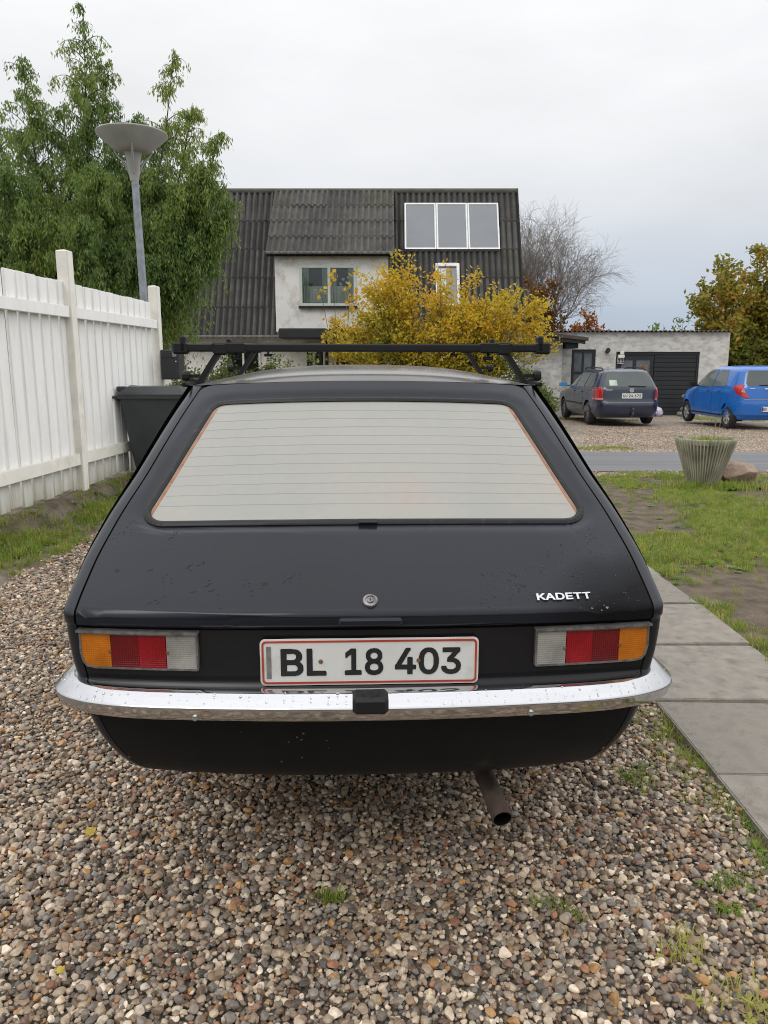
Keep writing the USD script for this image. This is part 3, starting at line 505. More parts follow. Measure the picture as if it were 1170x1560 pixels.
def seen(x, y, m=.35):
    d = y * math.cos(math.radians(PITCH)) + CAM_H * math.sin(math.radians(PITCH)); return (np.abs(x) < .5 * d + m) & (y > 1.05)

# ------------------------------------------------------------------ gravel: loose pebbles, a few shapes in many tones
def pebble(seed):
    m = trimesh.creation.icosphere(subdivisions=2); r = np.random.default_rng(seed)
    v = m.vertices * [1, r.uniform(.62, .92), r.uniform(.42, .68)]
    for _ in range(7):                                    # a few flattened sides
        n = r.normal(size=3); n /= np.linalg.norm(n); d = v @ n; lim = np.abs(d).max() * r.uniform(.55, .8); v = v - np.clip(d - lim, 0, None)[:, None] * n * .9
    v *= 1 + .30 * (meshkit.noise(m.vertices * 1.3 + seed * 7.1, seed)[:, None] - .5)
    return trimesh.Trimesh(v, m.faces, process=False)
def stone_mat(name, c, rough):
    return material(name, {'o': ('object_info', {}), 'geo': ('geometry', {}), 'n': ('noise_texture', {'scale': 90.0, 'detail': 3.0}), 'v': ('map_range', {'to_min': .68, 'to_max': 1.3}), 'n2': ('map_range', {'from_min': .3, 'from_max': .7, 'to_min': .78, 'to_max': 1.22}), 'mu': ('math', {'math_type': 'multiply'}), 'x': ('mix', {'mix_type': 'multiply', 'fac': 1.0, 'color1': c}), 'b': ('bump', {'distance': .0008}),
        'p': ('principled_bsdf', {'roughness': rough, 'specular_ior_level': .5})}, [('o.random', 'v.value'), ('geo.position', 'n.vector'), ('n.fac', 'n2.value'), ('v.result', 'mu.value1'), ('n2.result', 'mu.value2'), ('mu.value', 'x.color2'), ('x.color', 'p.base_color'), ('n.fac', 'b.height'), ('b.normal', 'p.normal')])
tones = [((.42, .355, .28), 17), ((.31, .255, .195), 22), ((.19, .172, .155), 14), ((.095, .086, .077), 10), ((.22, .16, .115), 13), ((.12, .086, .062), 10), ((.24, .12, .072), 4), ((.34, .20, .085), 5), ((.56, .50, .42), 10), ((.22, .212, .20), 6), ((.17, .11, .085), 4)]
peb_protos, wts = [], []
for k, (c, w) in enumerate(tones):
    c = (c[0] * 1.15, c[1] * 1.08, c[2] * .99)
    mt = stone_mat(f'pebble_{["beige", "tan", "grey", "charcoal", "brown", "dark_brown", "brick_red", "ochre", "white", "blue_grey", "maroon"][k]}', c, .42 if k % 2 else .55)
    for j in range(4): peb_protos.append((pebble(10 * k + j), mt, True)); wts.append(w)
wts = np.array(wts) / sum(wts)
def pebble_field(x0, x1, y0, y1, step, rmin, rmax, keep, seed, pw=None):
    r = np.random.default_rng(seed); X, Y = np.meshgrid(np.arange(x0, x1, step), np.arange(y0, y1, step)); n = X.size
    x = X.ravel() + r.uniform(-.5, .5, n) * step * 1.1; y = Y.ravel() + r.uniform(-.5, .5, n) * step * 1.1
    k = keep(x, y); x, y = x[k], y[k]; n = len(x); s = np.exp(r.normal(math.log((rmin * rmax) ** .5), .33, n)).clip(rmin, rmax)
    z = gz(x, y) - .004 + r.uniform(0, .010, n) + .02 * (meshkit.fbm(np.stack([x * 2.2, y * 2.2, 0 * x], -1), 3, 11) - .5)
    q = qmul(quat(np.stack([r.normal(size=n), r.normal(size=n), np.zeros(n) + 1e-6], 1), r.normal(0, .42, n)), quat(np.tile([[0, 0, 1.0]], (n, 1)), r.uniform(0, 6.283, n)))
    return np.stack([x, y, z], 1), q, np.repeat(s[:, None], 3, 1), r.choice(len(wts), n, p=wts if pw is None else pw)
edge_l = lambda y: fence_x(y) + .42 + .2 * (meshkit.fbm(np.stack([0 * y, y * 1.3, 0 * y], -1), 3, 4) - .5)
not_slab = lambda x, y: x < 1.09 + .03 * np.sin(y * 9)
near = pebble_field(-3.0, 1.13, 1.02, 4.6, .0128, .0048, .0140, lambda x, y: seen(x, y) & not_slab(x, y) & (x > edge_l(y) + .05), 1)
top_ = pebble_field(-3.0, 1.13, 1.02, 4.6, .0255, .0068, .0168, lambda x, y: seen(x, y) & not_slab(x, y) & (x > edge_l(y) + .05), 2); top_[0][:, 2] += .008
far = pebble_field(-3.6, -.5, 4.6, 9.6, .0225, .008, .018, lambda x, y: seen(x, y) & (x > edge_l(y)) & (np.abs(x) > .3 * y - .3), 3)
scatter('gravel', peb_protos, *[np.concatenate([a[i] for a in (near, top_, far)]) for i in range(4)], label='loose mixed pebbles covering the driveway under and around the black hatchback', cat='gravel')
sand = wts * np.repeat([1, 1, .3, .1, .6, .2, .1, .3, .5, .1, .1], 4); sand /= sand.sum()
yd = pebble_field(.5, 11.5, 12.95, 19.5, .062, .008, .017, lambda x, y: seen(x, y, .2) & (x > .26 * y), 5, sand)
ed = pebble_field(1.8, 7, 9.75, 10.4, .035, .008, .018, lambda x, y: seen(x, y, .2) & (meshkit.fbm(np.stack([x * 3, y * 3, 0 * x], -1), 3, 8) > .42), 6)
scatter('yard_gravel', peb_protos, *[np.concatenate([a[i] for a in (yd, ed)]) for i in range(4)], label='sandy gravel of the parking yard beyond the road', cat='gravel')

# ------------------------------------------------------------------ path of concrete slabs along the right of the car
M['slab'] = pm('concrete_slab', (.27, .245, .21), .8, var=.16, vscale=14, bump=.004, bscale=110, detail=9.0, dirt=(.125, .105, .08), dirt_at=(.52, .82), dscale=12)
M['slab_dark'] = pm('concrete_slab_damp', (.24, .217, .184), .78, var=.18, vscale=13, bump=.004, bscale=110, detail=9.0, dirt=(.11, .093, .07), dirt_at=(.52, .82), dscale=13)
slab_path = holder('path', kind='structure')
ye = [.52, 1.14, 1.76, 2.38, 2.97, 3.63, 4.27, 4.91, 5.55, 6.19, 6.83, 7.47, 8.1, 8.75, 9.4]
for k in range(len(ye) - 1):
    r = np.random.default_rng(100 + k); g0, g1 = r.uniform(.004, .009), r.uniform(.004, .009)
    if k == 3: g1 = .022
    if k == 4: g0 = .018
    a, b, c, d = (1.12 + r.normal(0, .006), ye[k] + g0), (1.825 + r.normal(0, .006), ye[k] + g0 + r.normal(0, .004)), (1.825 + r.normal(0, .006), ye[k + 1] - g1), (1.12 + r.normal(0, .006), ye[k + 1] - g1 + r.normal(0, .004))
    poly = Polygon([a, b, c, d]); n = 26
    ring = poly.exterior; ds_ = np.linspace(0, ring.length, 4 * n, endpoint=False); pts_ = np.array([ring.interpolate(t).coords[0] for t in ds_])
    nz_ = meshkit.fbm(np.stack([pts_[:, 0] * 14, pts_[:, 1] * 14, 0 * pts_[:, 0] + k], -1), 4, 17) - .5; cen = pts_.mean(0)
    pts_ = cen + (pts_ - cen) * (1 - (.030 * np.clip(nz_, 0, 1))[:, None]); poly = Polygon(pts_).buffer(0)
    m = trimesh.creation.extrude_polygon(poly, .06, engine='earcut'); mm = to_man(m)
    inner = trimesh.creation.extrude_polygon(poly.buffer(-.006), .002, engine='earcut'); inner.apply_translation((0, 0, .0605))
    tilt = r.normal(0, .004, 2); m = cat_([m, inner]); m.vertices[:, 2] += -.045 + r.uniform(-.004, .006) + (m.vertices[:, 0] - cen[0]) * tilt[0] * 2 + (m.vertices[:, 1] - cen[1]) * tilt[1] * 2
    obj('paving_slab', m, M['slab'] if k % 3 else M['slab_dark'], slab_path)

# ------------------------------------------------------------------ grass and weeds
def blade_tuft(seed, n, h, w, spread, lean=.5):
    r = np.random.default_rng(seed); vs, fs = [], []
    for k in range(n):
        a = r.uniform(0, 6.283); base = np.array([r.normal(0, spread), r.normal(0, spread), -.004]); hh = h * r.uniform(.55, 1.15); le = lean * r.uniform(.2, 1.2); d = np.array([math.cos(a), math.sin(a), 0]); s = np.array([-d[1], d[0], 0]) * w * r.uniform(.7, 1.2)
        p1 = base + d * hh * le * .35 + [0, 0, hh * .6]; p2 = base + d * hh * le + [0, 0, hh * (1 - .35 * le)]
        o = len(vs) * 5; vs.append([base - s / 2, base + s / 2, p1 - s * .42, p1 + s * .42, p2]); fs += [[o, o + 1, o + 3], [o, o + 3, o + 2], [o + 2, o + 3, o + 4]]
    return trimesh.Trimesh(np.array(vs).reshape(-1, 3), fs, process=False)
def broad_tuft(seed, n, L, w):
    r = np.random.default_rng(seed); vs, fs = [], []
    for k in range(n):
        a = 6.283 * k / n + r.normal(0, .3); d = np.array([math.cos(a), math.sin(a), 0]); s = np.array([-d[1], d[0], 0]); l = L * r.uniform(.6, 1.1); ww_ = w * r.uniform(.7, 1.2); e = r.uniform(.15, .6)
        c = [d * .0, d * l * .45 + s * ww_ / 2 + [0, 0, l * e * .6], d * l + [0, 0, l * e * .55], d * l * .45 - s * ww_ / 2 + [0, 0, l * e * .6], d * l * .5 + [0, 0, l * e * .5]]
        o = len(vs) * 5; vs.append(c); fs += [[o, o + 1, o + 4], [o + 1, o + 2, o + 4], [o + 2, o + 3, o + 4], [o + 3, o, o + 4]]
    return trimesh.Trimesh(np.array(vs, float).reshape(-1, 3), fs, process=False)
def grass_mat(name, a, b):
    return material(name, {'o': ('object_info', {}), 'geo': ('geometry', {}), 'n': ('noise_texture', {'scale': 2.5, 'detail': 3.0}), 'mx': ('math', {'math_type': 'multiply_add', 'value2': .45}), 'r': ('rgb_ramp', {'ramp': [(.25, a), (.85, b)]}), 'p': ('principled_bsdf', {'roughness': .5}), 't': ('translucent_bsdf', {}), 'm': ('mix_closure', {'fac': .3})},
        [('o.random', 'mx.value1'), ('geo.position', 'n.vector'), ('n.fac', 'mx.value3'), ('mx.value', 'r.fac'), ('r.color', 'p.base_color'), ('r.color', 't.color'), ('p.BSDF', 'm.closure1'), ('t.BSDF', 'm.closure2')], surface='m.closure')
M['grass'], M['grass2'], M['straw'], M['weed'] = grass_mat('lawn_grass', (.06, .125, .013), (.21, .28, .035)), grass_mat('yellow_grass', (.18, .21, .025), (.36, .34, .08)), grass_mat('dry_straw', (.22, .18, .09), (.38, .31, .17)), grass_mat('broad_weed', (.06, .14, .015), (.16, .26, .032))
turf = [(blade_tuft(k, 16, .055, .0035, .018), M['grass'] if k < 4 else M['grass2'], False) for k in range(6)] + [(blade_tuft(9, 9, .06, .0028, .02, .9), M['straw'], False), (broad_tuft(3, 8, .045, .02), M['weed'], False), (broad_tuft(4, 6, .06, .022), M['weed'], False)]
tw = np.array([.14, .14, .14, .12, .11, .11, .08, .09, .07]); tw /= tw.sum()
def turf_field(x0, x1, y0, y1, n, keep, seed, smin=.6, smax=1.5, lift=None):
    r = np.random.default_rng(seed); x, y = r.uniform(x0, x1, n), r.uniform(y0, y1, n); k = keep(x, y, r); x, y = x[k], y[k]; n = len(x)
    z = gz(x, y) - .006 if lift is None else lift(x, y)
    return np.stack([x, y, z], 1), quat(np.tile([[0, 0, 1.0]], (n, 1)), r.uniform(0, 6.283, n)), np.repeat(r.uniform(smin, smax, n)[:, None], 3, 1), r.choice(len(turf), n, p=tw)
def lawn_density(x, y):
    d = meshkit.fbm(np.stack([x * .9, y * .9, 0 * x], -1), 4, 21) + .22 * (meshkit.fbm(np.stack([x * 5, y * 5, 0 * x], -1), 3, 22) - .5)
    bare = np.exp(-(((x - 2.45) / .50) ** 2 + ((y - 4.75) / .75) ** 2)) + .2 * np.exp(-(((x - 2.5) / .5) ** 2 + ((y - 7.7) / .5) ** 2)) + .6 * np.exp(-((y - 10.2) / .35) ** 2)
    return np.clip((d - .40) * 4.0, 0.03, 1) * np.clip(1.15 - 1.1 * bare, 0.015, 1)
lawn = turf_field(1.86, 8.5, 3.3, 10.2, 62000, lambda x, y, r: seen(x, y, .4) & (r.random(len(x)) < lawn_density(x, y)) , 31, .45, 1.15)
rim = turf_field(1.80, 2.1, 3.2, 9.8, 1500, lambda x, y, r: (r.random(len(x)) < 1.5 * np.exp(-np.abs(x - 1.86) / .07) * (meshkit.noise(np.stack([y * 2.2, 0 * y, 0 * y], -1), 5) > .45)), 36, .5, 1.2)
scatter('lawn_grass', turf, *[np.concatenate([a[i] for a in (lawn, rim)]) for i in range(4)], label='patchy green grass with bare soil right of the slab path', cat='grass')
bz = lambda x, y: np.interp(x - fence_x(y), prof_b[:, 0], prof_b[:, 1]) - .005
bk = turf_field(-3.4, -1.6, 4.0, 9.5, 14000, lambda x, y, r: (x - fence_x(y) > .06) & (x - fence_x(y) < .62) & (r.random(len(x)) < np.clip((meshkit.fbm(np.stack([x * 2, y * 1.6, 0 * x], -1), 4, 41) - .36) * 4, .0, 1) * np.where(x - fence_x(y) > .42, .3, np.where(x - fence_x(y) < .16, .35, 1))), 32, .7, 1.7, bz)
scatter('bank_grass', turf, *bk, label='green grass and weeds along the foot of the white fence', cat='grass')
st = turf_field(1.0, 1.2, 1.2, 3.6, 1500, lambda x, y, r: (r.random(len(x)) < np.exp(-np.abs(x - 1.09) / .035) * (.15 + (meshkit.noise(np.stack([y * 3.4, 0 * y, 0 * y], -1), 9) > .4))), 33, .35, .9)
sc_ = turf_field(.78, 1.13, 1.15, 2.9, 900, lambda x, y, r: r.random(len(x)) < np.exp(-(1.12 - x) / .09) * (meshkit.noise(np.stack([x * 6, y * 4, 0 * x], -1), 15) > .42) + .25 * np.exp(-(((x - .98) / .12) ** 2 + ((y - 1.35) / .2) ** 2)), 34, .35, .95)
jo = turf_field(1.14, 1.82, 2.93, 3.0, 46, lambda x, y, r: x > 1.0, 35, .2, .45)
scatter('path_weeds', turf, *[np.concatenate([a[i] for a in (st, sc_, jo)]) for i in range(4)], label='small weeds growing along the left edge of the slab path', cat='weeds')
yg = turf_field(2.6, 4.4, 13.2, 14.2, 900, lambda x, y, r: r.random(len(x)) < np.exp(-((y - 13.7) / .25) ** 2), 37, .5, 1.1)
yg2 = turf_field(4.6, 11, 22.0, 25.3, 2500, lambda x, y, r: r.random(len(x)) < np.clip((meshkit.fbm(np.stack([x * .6, y * .6, 0 * x], -1), 3, 77) - .5) * 6, 0, 1), 38, .6, 1.5)
scatter('yard_grass', turf, *[np.concatenate([a[i] for a in (yg, yg2)]) for i in range(4)], label='thin grass strips in the gravel yard beyond the road', cat='grass')
for (x, y, s, lb, kk) in ((.86, 2.36, 1.25, 'small dark grass tuft in the gravel beside the right end of the bumper', 0), (.93, 1.83, 1.0, 'wide low weed clump in the gravel near the slab edge, second from the bumper', 1), (.71, 1.61, .95, 'yellowish grass clump at the lower right of the gravel', 2), (.80, 1.45, 1.2, 'largest grass clump in the bottom right corner', 3), (-.14, 1.78, .75, 'tiny grass sprig in the gravel below the number plate', 4), (.44, 1.76, .8, 'tiny grass sprig in the gravel below the exhaust pipe', 5), (.88, 1.74, .6, 'small weed between the two lower right grass clumps', 6)):
    r = np.random.default_rng(int(500 + kk)); tn = [T(blade_tuft(600 + kk * 9 + j, 14, .04 * s, .0035, .016 * s, .9), (r.normal(0, .030 * s), r.normal(0, .022 * s), .006), rz=r.uniform(0, 360)) for j in range(6)] + [T(broad_tuft(700 + kk * 9 + j, 6, .020 * s, .010), (r.normal(0, .045 * s), r.normal(0, .03 * s), .008)) for j in range(4 if kk in (1, 2, 3, 6) else 0)]
    t = thing('grass_clump', lb, 'grass clump', (x, y, .004)); obj('blades', cat_(tn), M['grass2'] if kk in (2, 3) else M['grass'], t, kind='stuff')
# ------------------------------------------------------------------ white fence on the left
fence = thing('picket_fence', 'tall white wooden fence of upright boards along the left of the drive', 'fence', (-2.87, 7.2, .0), -math.degrees(math.atan(.0713)))
M['white_old'] = pm('white_rail_paint', (.72, .69, .62), .55, var=.06, vscale=7, bump=.0012, bscale=55, dirt=(.46, .42, .33), dirt_at=(.52, .8), dscale=3)
r = np.random.default_rng(3); post_y = [-2.25, 0.0, 2.19]
yy = -2.2
while yy < 2.1:
    w = .138 + r.uniform(-.006, .004)
    if min(abs(yy + w / 2 - py) for py in post_y) > .0:
        top = 2.115 - .008 * yy + r.normal(0, .003); b = bb((-.034, yy, .235 + r.normal(0, .01)), (-.009 + r.normal(0, .002), yy + w, top), .004)
        b.vertices[:, 1] += (b.vertices[:, 2] - 1.2) * r.normal(0, .003); obj('board', b, M['white_paint'], fence)
    yy += .1715 + r.normal(0, .002)
for a, b in zip(post_y[:-1], post_y[1:]):
    for z0, z1, mt in ((1.80, 1.90, 'white_paint'), (.46, .57, 'white_old')):
        rl = bb((-.004, a + .057, z0), (.040, b - .057, z1), .005); obj('rail', rl, M[mt], fence)
for k, (py, z1) in enumerate(zip(post_y, (2.40, 2.385, 2.29))):
    m = bb((-.055, py - .055, .05), (.055, py + .055, z1), .008)
    tip = trimesh.convex.convex_hull(np.array([(sx * .047, py + sy * .047, z1) for sx in (-1, 1) for sy in (-1, 1)] + [(0, py - .047, z1 + .0), (0.0, py, z1 + .012)]))
    obj('post', cat_([m, tip]), M['white_old'], fence)
for k in range(60):
    pass
# letter box on the end post
box_ = thing('letter_box', 'black letter box fixed to the end post of the white fence', 'letter box', (-2.52, 9.36, 0))
M['box_black'] = pm('letter_box_black', (.014, .015, .016), .4)
obj('case', bb((-.11, -.16, 1.21), (.11, .10, 1.555), .012), M['box_black'], box_); obj('flap', bb((-.095, -.168, 1.47), (.095, -.158, 1.53), .003), M['box_black'], box_)
obj('label', bb((.035, -.172, 1.475), (.085, -.169, 1.535)), M['plate_grey'], box_); obj('lock', T(lathe([(0, 0), (.010, 0), (.008, .004), (0, .005)], 12), (.075, -.161, 1.42), rx=90), M['bright_metal'], box_)

# wheelie bin
M['bin'] = pm('bin_plastic', (.026, .029, .032), .5, var=.2, bump=.0006, bscale=200)
bn = thing('wheelie_bin', 'dark grey wheelie bin standing between the white fence and the black hatchback', 'wheelie bin', (-2.42, 8.35, .05), 2)
def frustum(b0, b1, z0, z1, c0=(0, 0), c1=(0, 0), r=.03):
    pts = []
    for (w, d), z, c in ((b0, z0, c0), (b1, z1, c1)):
        for sx in (-1, 1):
            for sy in (-1, 1):
                for a in (0, 1): pts.append((c[0] + sx * (w / 2 - (r if a else 0)), c[1] + sy * (d / 2 - (0 if a else r)), z))
    return trimesh.convex.convex_hull(np.array(pts))
obj('body', frustum((.50, .46), (.70, .56), .04, 1.00, (.05, 0)), M['bin'], bn)
obj('rim', frustum((.74, .60), (.74, .60), .985, 1.025), M['bin'], bn)
lid = obj('lid', cat_([frustum((.76, .61), (.74, .58), 1.027, 1.055), frustum((.74, .58), (.62, .48), 1.055, 1.105, r=.05)]), M['bin'], bn)
for y in (-.2, .2): obj('hinge_lug', bx(.09, .10, .05, (-.33, y, 1.085), ch=.008), M['bin'], lid)
obj('handle', cat_([bx(.10, .52, .03, (-.42, 0, 1.000), ch=.008), bx(.05, .035, .05, (-.46, -.25, .985), ch=.006), bx(.05, .035, .05, (-.46, .25, .985), ch=.006)]), M['bin'], bn)
obj('lid_grip', bx(.05, .2, .03, (.36, 0, 1.075), ch=.008), M['bin'], lid)
for s in (-1, 1):
    obj('wheel', T(lathe([(.03, -.025), (.10, -.025), (.10, .025), (.03, .025), (.03, -.025)], 24), (-.20, s * .25, .10), rx=90), M['tyre'], bn, smooth=30)
    obj('rib', bb((-.02, s * .235 - .02, .1), (.02, s * .235 + .03, .96)), M['bin'], bn)

# ------------------------------------------------------------------ street lamp behind the fence
lp = thing('street_lamp', 'grey street lamp with a wide dish top standing behind the white fence', 'street lamp', (-2.955, 9.8, 0))
M['lamp_grey'] = pm('lamp_grey_paint', (.33, .32, .30), .45, var=.1, vscale=5); M['galv'] = pm('galvanised_steel', (.27, .29, .315), .42, metallic=.5, var=.2, vscale=14)
obj('pole', tube([(.03, 0, -.05), (.0, 0, 1.8), (-.035, 0, 3.60)], [.054, .048, .042], 18), M['galv'], lp, smooth=40)
hd = (-.038, 0, 0)
obj('neck', lathe([(.046, 3.54), (.052, 3.56), (.088, 3.81), (.105, 3.868), (0, 3.868)], 24, hd), M['lamp_grey'], lp, smooth=30)
obj('dish', lathe([(.0, 3.865), (.15, 3.868), (.19, 3.878), (.225, 3.90), (.295, 3.955), (.365, 4.015), (.412, 4.06), (.416, 4.072), (.408, 4.082), (.34, 4.10), (0, 4.135)], 48, hd), M['lamp_grey'], lp, smooth=28)
for k in range(3):
    a = math.radians(-75 + 120 * k); d = np.array([math.cos(a), math.sin(a), 0])
    obj('arm', tube([np.array(hd) + d * .058 + [0, 0, 3.63], np.array(hd) + d * .12 + [0, 0, 3.76], np.array(hd) + d * .215 + [0, 0, 3.86], np.array(hd) + d * .25 + [0, 0, 3.915]], .014, 8), M['lamp_grey'], lp, smooth=40)

# ------------------------------------------------------------------ house with a steep corrugated roof
CP, SP = math.cos(math.radians(PITCH)), math.sin(math.radians(PITCH))
E0, E1, RZ0, RZ1 = 22.5, 24.6, 2.23, 6.53            # eaves and ridge (y, z)
house = thing('house', 'white house with steep dark corrugated roof, dormer and solar panels behind the yellow shrub', 'house', (0, 22.0, 0))
def hp(m): m.apply_translation((0, -22.0, 0)); return m
M['render'] = pm('white_render', (.74, .73, .70), .85, var=.06, vscale=2, bump=.008, bscale=25, dirt=(.50, .48, .44), dirt_at=(.50, .72), dscale=3.5)
M['roof_sheet'] = [pm(f'fibre_cement_{k}', c, .85, var=.30, vscale=3.2, bump=.004, bscale=40, dirt=(.115, .11, .09), dirt_at=(.5, .75), dscale=26) for k, c in zip(('dark', 'mid', 'mossy'), ((.066, .062, .058), (.088, .083, .077), (.076, .077, .058)))]
M['roof_base'] = pm('roof_underlay', (.02, .02, .02), .9); M['zinc'] = pm('zinc_gutter', (.34, .345, .345), .5, metallic=.2, var=.3, vscale=9); M['black_wood'] = pm('black_wood', (.013, .014, .016), .5, var=.25, stretch=(.2, 1, 8), vscale=3, bump=.001, bscale=30)
mr = (RZ1 - RZ0) / (E1 - E0)
prof = [(E0 + .35, -.4), (E0 + .35, RZ0 + .30), (E1, RZ1 - .12), (2 * E1 - E0 - .35, RZ0 + .30), (2 * E1 - E0 - .35, -.4)]
body = trimesh.creation.extrude_polygon(Polygon(prof), 12.9, engine='earcut'); body.vertices = np.stack([body.vertices[:, 2] - 9.0, body.vertices[:, 0], body.vertices[:, 1]], 1)
obj('wall', hp(body), M['render'], house)
def roof_plane(x0, x1, o, slope_dir, L, courses, nwx, parent, name='roof_sheet', rs=0, wave=.177, amp=.046):
    """corrugated sheets course by course; o = eaves point (y, z), slope_dir = unit (dy, dz)"""
    r = np.random.default_rng(rs); sw = wave * 6; nrm = np.array([-slope_dir[1], slope_dir[0]]); cl_ = L / courses
    for c in range(courses):
        x = x0 - (sw / 2 if c % 2 else 0)
        while x < x1 - .02:
            a, b = max(x, x0), min(x + sw, x1)
            if b - a > .05:
                us = np.linspace(a, b, max(4, int((b - a) / wave * 8) + 1)); vs = np.array([c * cl_ - .10, (c + 1) * cl_]); tl = r.normal(0, .004)
                U_, V_ = np.meshgrid(us, vs, indexing='ij'); H = amp * np.cos(2 * np.pi * (U_ - x0) / wave) + np.where(V_ == vs[0], .030, .006) + tl
                top = np.stack([U_, o[0] + slope_dir[0] * V_ + nrm[0] * H, o[1] + slope_dir[1] * V_ + nrm[1] * H], -1)
                low = top - np.array([0, nrm[0], nrm[1]]) * .012
                lip = np.stack([top[:, 0], low[:, 0]], 1)
                mesh_ = cat_([grid(top), grid(lip)]); obj(name, hp(mesh_), M['roof_sheet'][r.choice(3, p=[.5, .35, .15])], parent, smooth=50)
            x += sw
sl = np.array([E1 - E0, RZ1 - RZ0]); SL = np.linalg.norm(sl); sl = sl / SL
roof_h = obj('roof', hp(cat_([trimesh.Trimesh([(-9.2, E0 - .05, RZ0 - .07), (4.0, E0 - .05, RZ0 - .07), (4.0, E1, RZ1 - .04), (-9.2, E1, RZ1 - .04), (-9.2, 2 * E1 - E0, RZ0 - .07), (4.08, 2 * E1 - E0, RZ0 - .07)], [[0, 1, 2], [0, 2, 3], [3, 2, 5], [3, 5, 4]], process=False)])), M['roof_base'], house)
roof_plane(-9.2, 4.0, (E0, RZ0), sl, SL, 5, 0, roof_h, rs=1)
obj('ridge_cap', hp(tube([(-9.25, E1, RZ1 + .0), (4.04, E1, RZ1 + .0)], .085, 10)), M['roof_sheet'][2], roof_h, smooth=40)
obj('verge_board', hp(trimesh.Trimesh(*(lambda P_: (P_, trimesh.convex.convex_hull(P_).faces))(np.array([(x, y, z + dz) for x in (4.0, 4.045) for (y, z) in ((E0 - .1, RZ0 - .13), (E1, RZ1 - .0)) for dz in (-.14, .05)])))) if False else hp(trimesh.convex.convex_hull(np.array([(x, y, z + dz) for x in (4.002, 4.045) for (y, z) in ((E0 - .1, RZ0 - .10), (E1, RZ1 + .02)) for dz in (-.12, .07)]))), M['roof_base'], roof_h)
# dormer
D0, DZ, DX0, DX1 = 22.28, 4.46, -3.27, .29
dl = np.array([E1 - .02 - D0, RZ1 + .03 - DZ]); DL = np.linalg.norm(dl); dl = dl / DL
dorm = obj('dormer', hp(cat_([bb((-3.07, 22.48, 2.30), (.12, 22.66, 4.47)), bb((-3.07, 22.66, 2.6), (-2.97, 23.5, 4.5)), bb((.02, 22.66, 2.6), (.12, 23.5, 4.5))])), M['render'], house)
obj('dormer_deck', hp(trimesh.convex.convex_hull(np.array([(x, y, z + dz) for x in (DX0, DX1) for (y, z) in ((D0 + .02, DZ - .06), (E1 - .1, RZ1 - .09)) for dz in (-.06, .0)]))), M['roof_base'], dorm)
roof_plane(DX0, DX1, (D0, DZ), dl, DL, 4, 0, dorm, rs=2)
def gutter(x0, x1, y, z, parent, r=.06):
    a = np.linspace(np.pi, 2 * np.pi, 9); sec_ = np.stack([np.cos(a) * r, np.sin(a) * r], 1)
    g = obj('gutter', hp(cat_([grid(np.stack([np.stack([np.full(9, x), y + sec_[:, 0], z + sec_[:, 1]], 1) for x in (x0, x1)]))])), M['zinc'], parent, smooth=60)
    for x in np.arange(x0 + .25, x1, .6): obj('gutter_bracket', hp(bb((x - .012, y - r - .006, z - r - .006), (x + .012, y + r, z - r + .004)) if False else hp(tube([(x, y + np.cos(t) * (r + .006), z + np.sin(t) * (r + .006)) for t in a], .007, 5))) if False else hp(tube([(x, y + np.cos(t) * (r + .006), z + np.sin(t) * (r + .006)) for t in a], .007, 5)), M['zinc'], g)
gutter(DX0 - .03, DX1 + .02, D0 - .05, DZ + .0, dorm)
gutter(-9.2, -2.9, E0 - .07, RZ0 - .02, house)
M['win_frame'] = pm('pale_green_frame', (.52, .56, .52), .4, var=.06); M['pane'] = glass_mat('window_pane', (.90, .93, .91)); M['room'] = pm('dim_room', (.05, .052, .05), .9, var=.3, vscale=2); M['lace'] = pm('lace_curtain', (.55, .58, .57), .9, var=.25, vscale=60); M['drape'] = pm('pale_drape', (.36, .41, .37), .9, var=.3, vscale=12, stretch=(6, 6, .3))
def window(parent, x0, x1, z0, z1, y, posts=(), t=.06, frame='win_frame', curtains=False, name='window', depth=.10):
    fr = [bb((x0, y - .05, z0), (x0 + t, y, z1)), bb((x1 - t, y - .05, z0), (x1, y, z1)), bb((x0 + t, y - .05, z1 - t), (x1 - t, y, z1)), bb((x0 + t, y - .05, z0), (x1 - t, y, z0 + t))] + [bb((x - t / 2, y - .048, z0 + t), (x + t / 2, y, z1 - t)) for x in posts]
    w = obj(name, hp(cat_(fr)), M[frame], parent); xs_ = [x0 + t] + [v for x in posts for v in (x - t / 2, x + t / 2)] + [x1 - t]
    for a, b in zip(xs_[::2], xs_[1::2]): obj('pane', hp(bb((a, y - .028, z0 + t), (b, y - .022, z1 - t))), M['pane'], w)
    obj('interior', hp(bb((x0 + .02, y - .0005, z0 + .02), (x1 - .02, y + .004, z1 - .02)) if depth < .02 else bb((x0 + .02, y - .004, z0 + .02), (x1 - .02, y - .001, z1 - .02))), M['room'], w)
    if curtains:
        for a, b in zip(xs_[::2], xs_[1::2]):
            def folds(u0, u1, v0, v1, n, am, lean=0):
                U_, V_ = np.meshgrid(np.linspace(u0, u1, n * 6), np.linspace(v0, v1, 4), indexing='ij'); return grid(np.stack([U_, y - .013 + am * np.sin((U_ - u0) / (u1 - u0) * n * 6.283), V_], -1))
            obj('lace_curtain', hp(folds(a + .01, b - .01, z0 + t, z0 + t + (z1 - z0) * .42, 9, .004)), M['lace'], w)
            obj('drape', hp(folds(a, a + (b - a) * .27, z0 + t, z1 - t, 4, .004)), M['drape'], w); obj('drape', hp(folds(b - (b - a) * .22, b, z0 + t, z1 - t, 4, .004)), M['drape'], w)
    return w
w = window(dorm, -2.38, -.78, 3.02, 4.13, 22.48, posts=(-1.55,), t=.075, curtains=True)
obj('sill', hp(bb((-2.41, 22.38, 2.96), (-.75, 22.48, 3.018))), M['roof_base'], w)
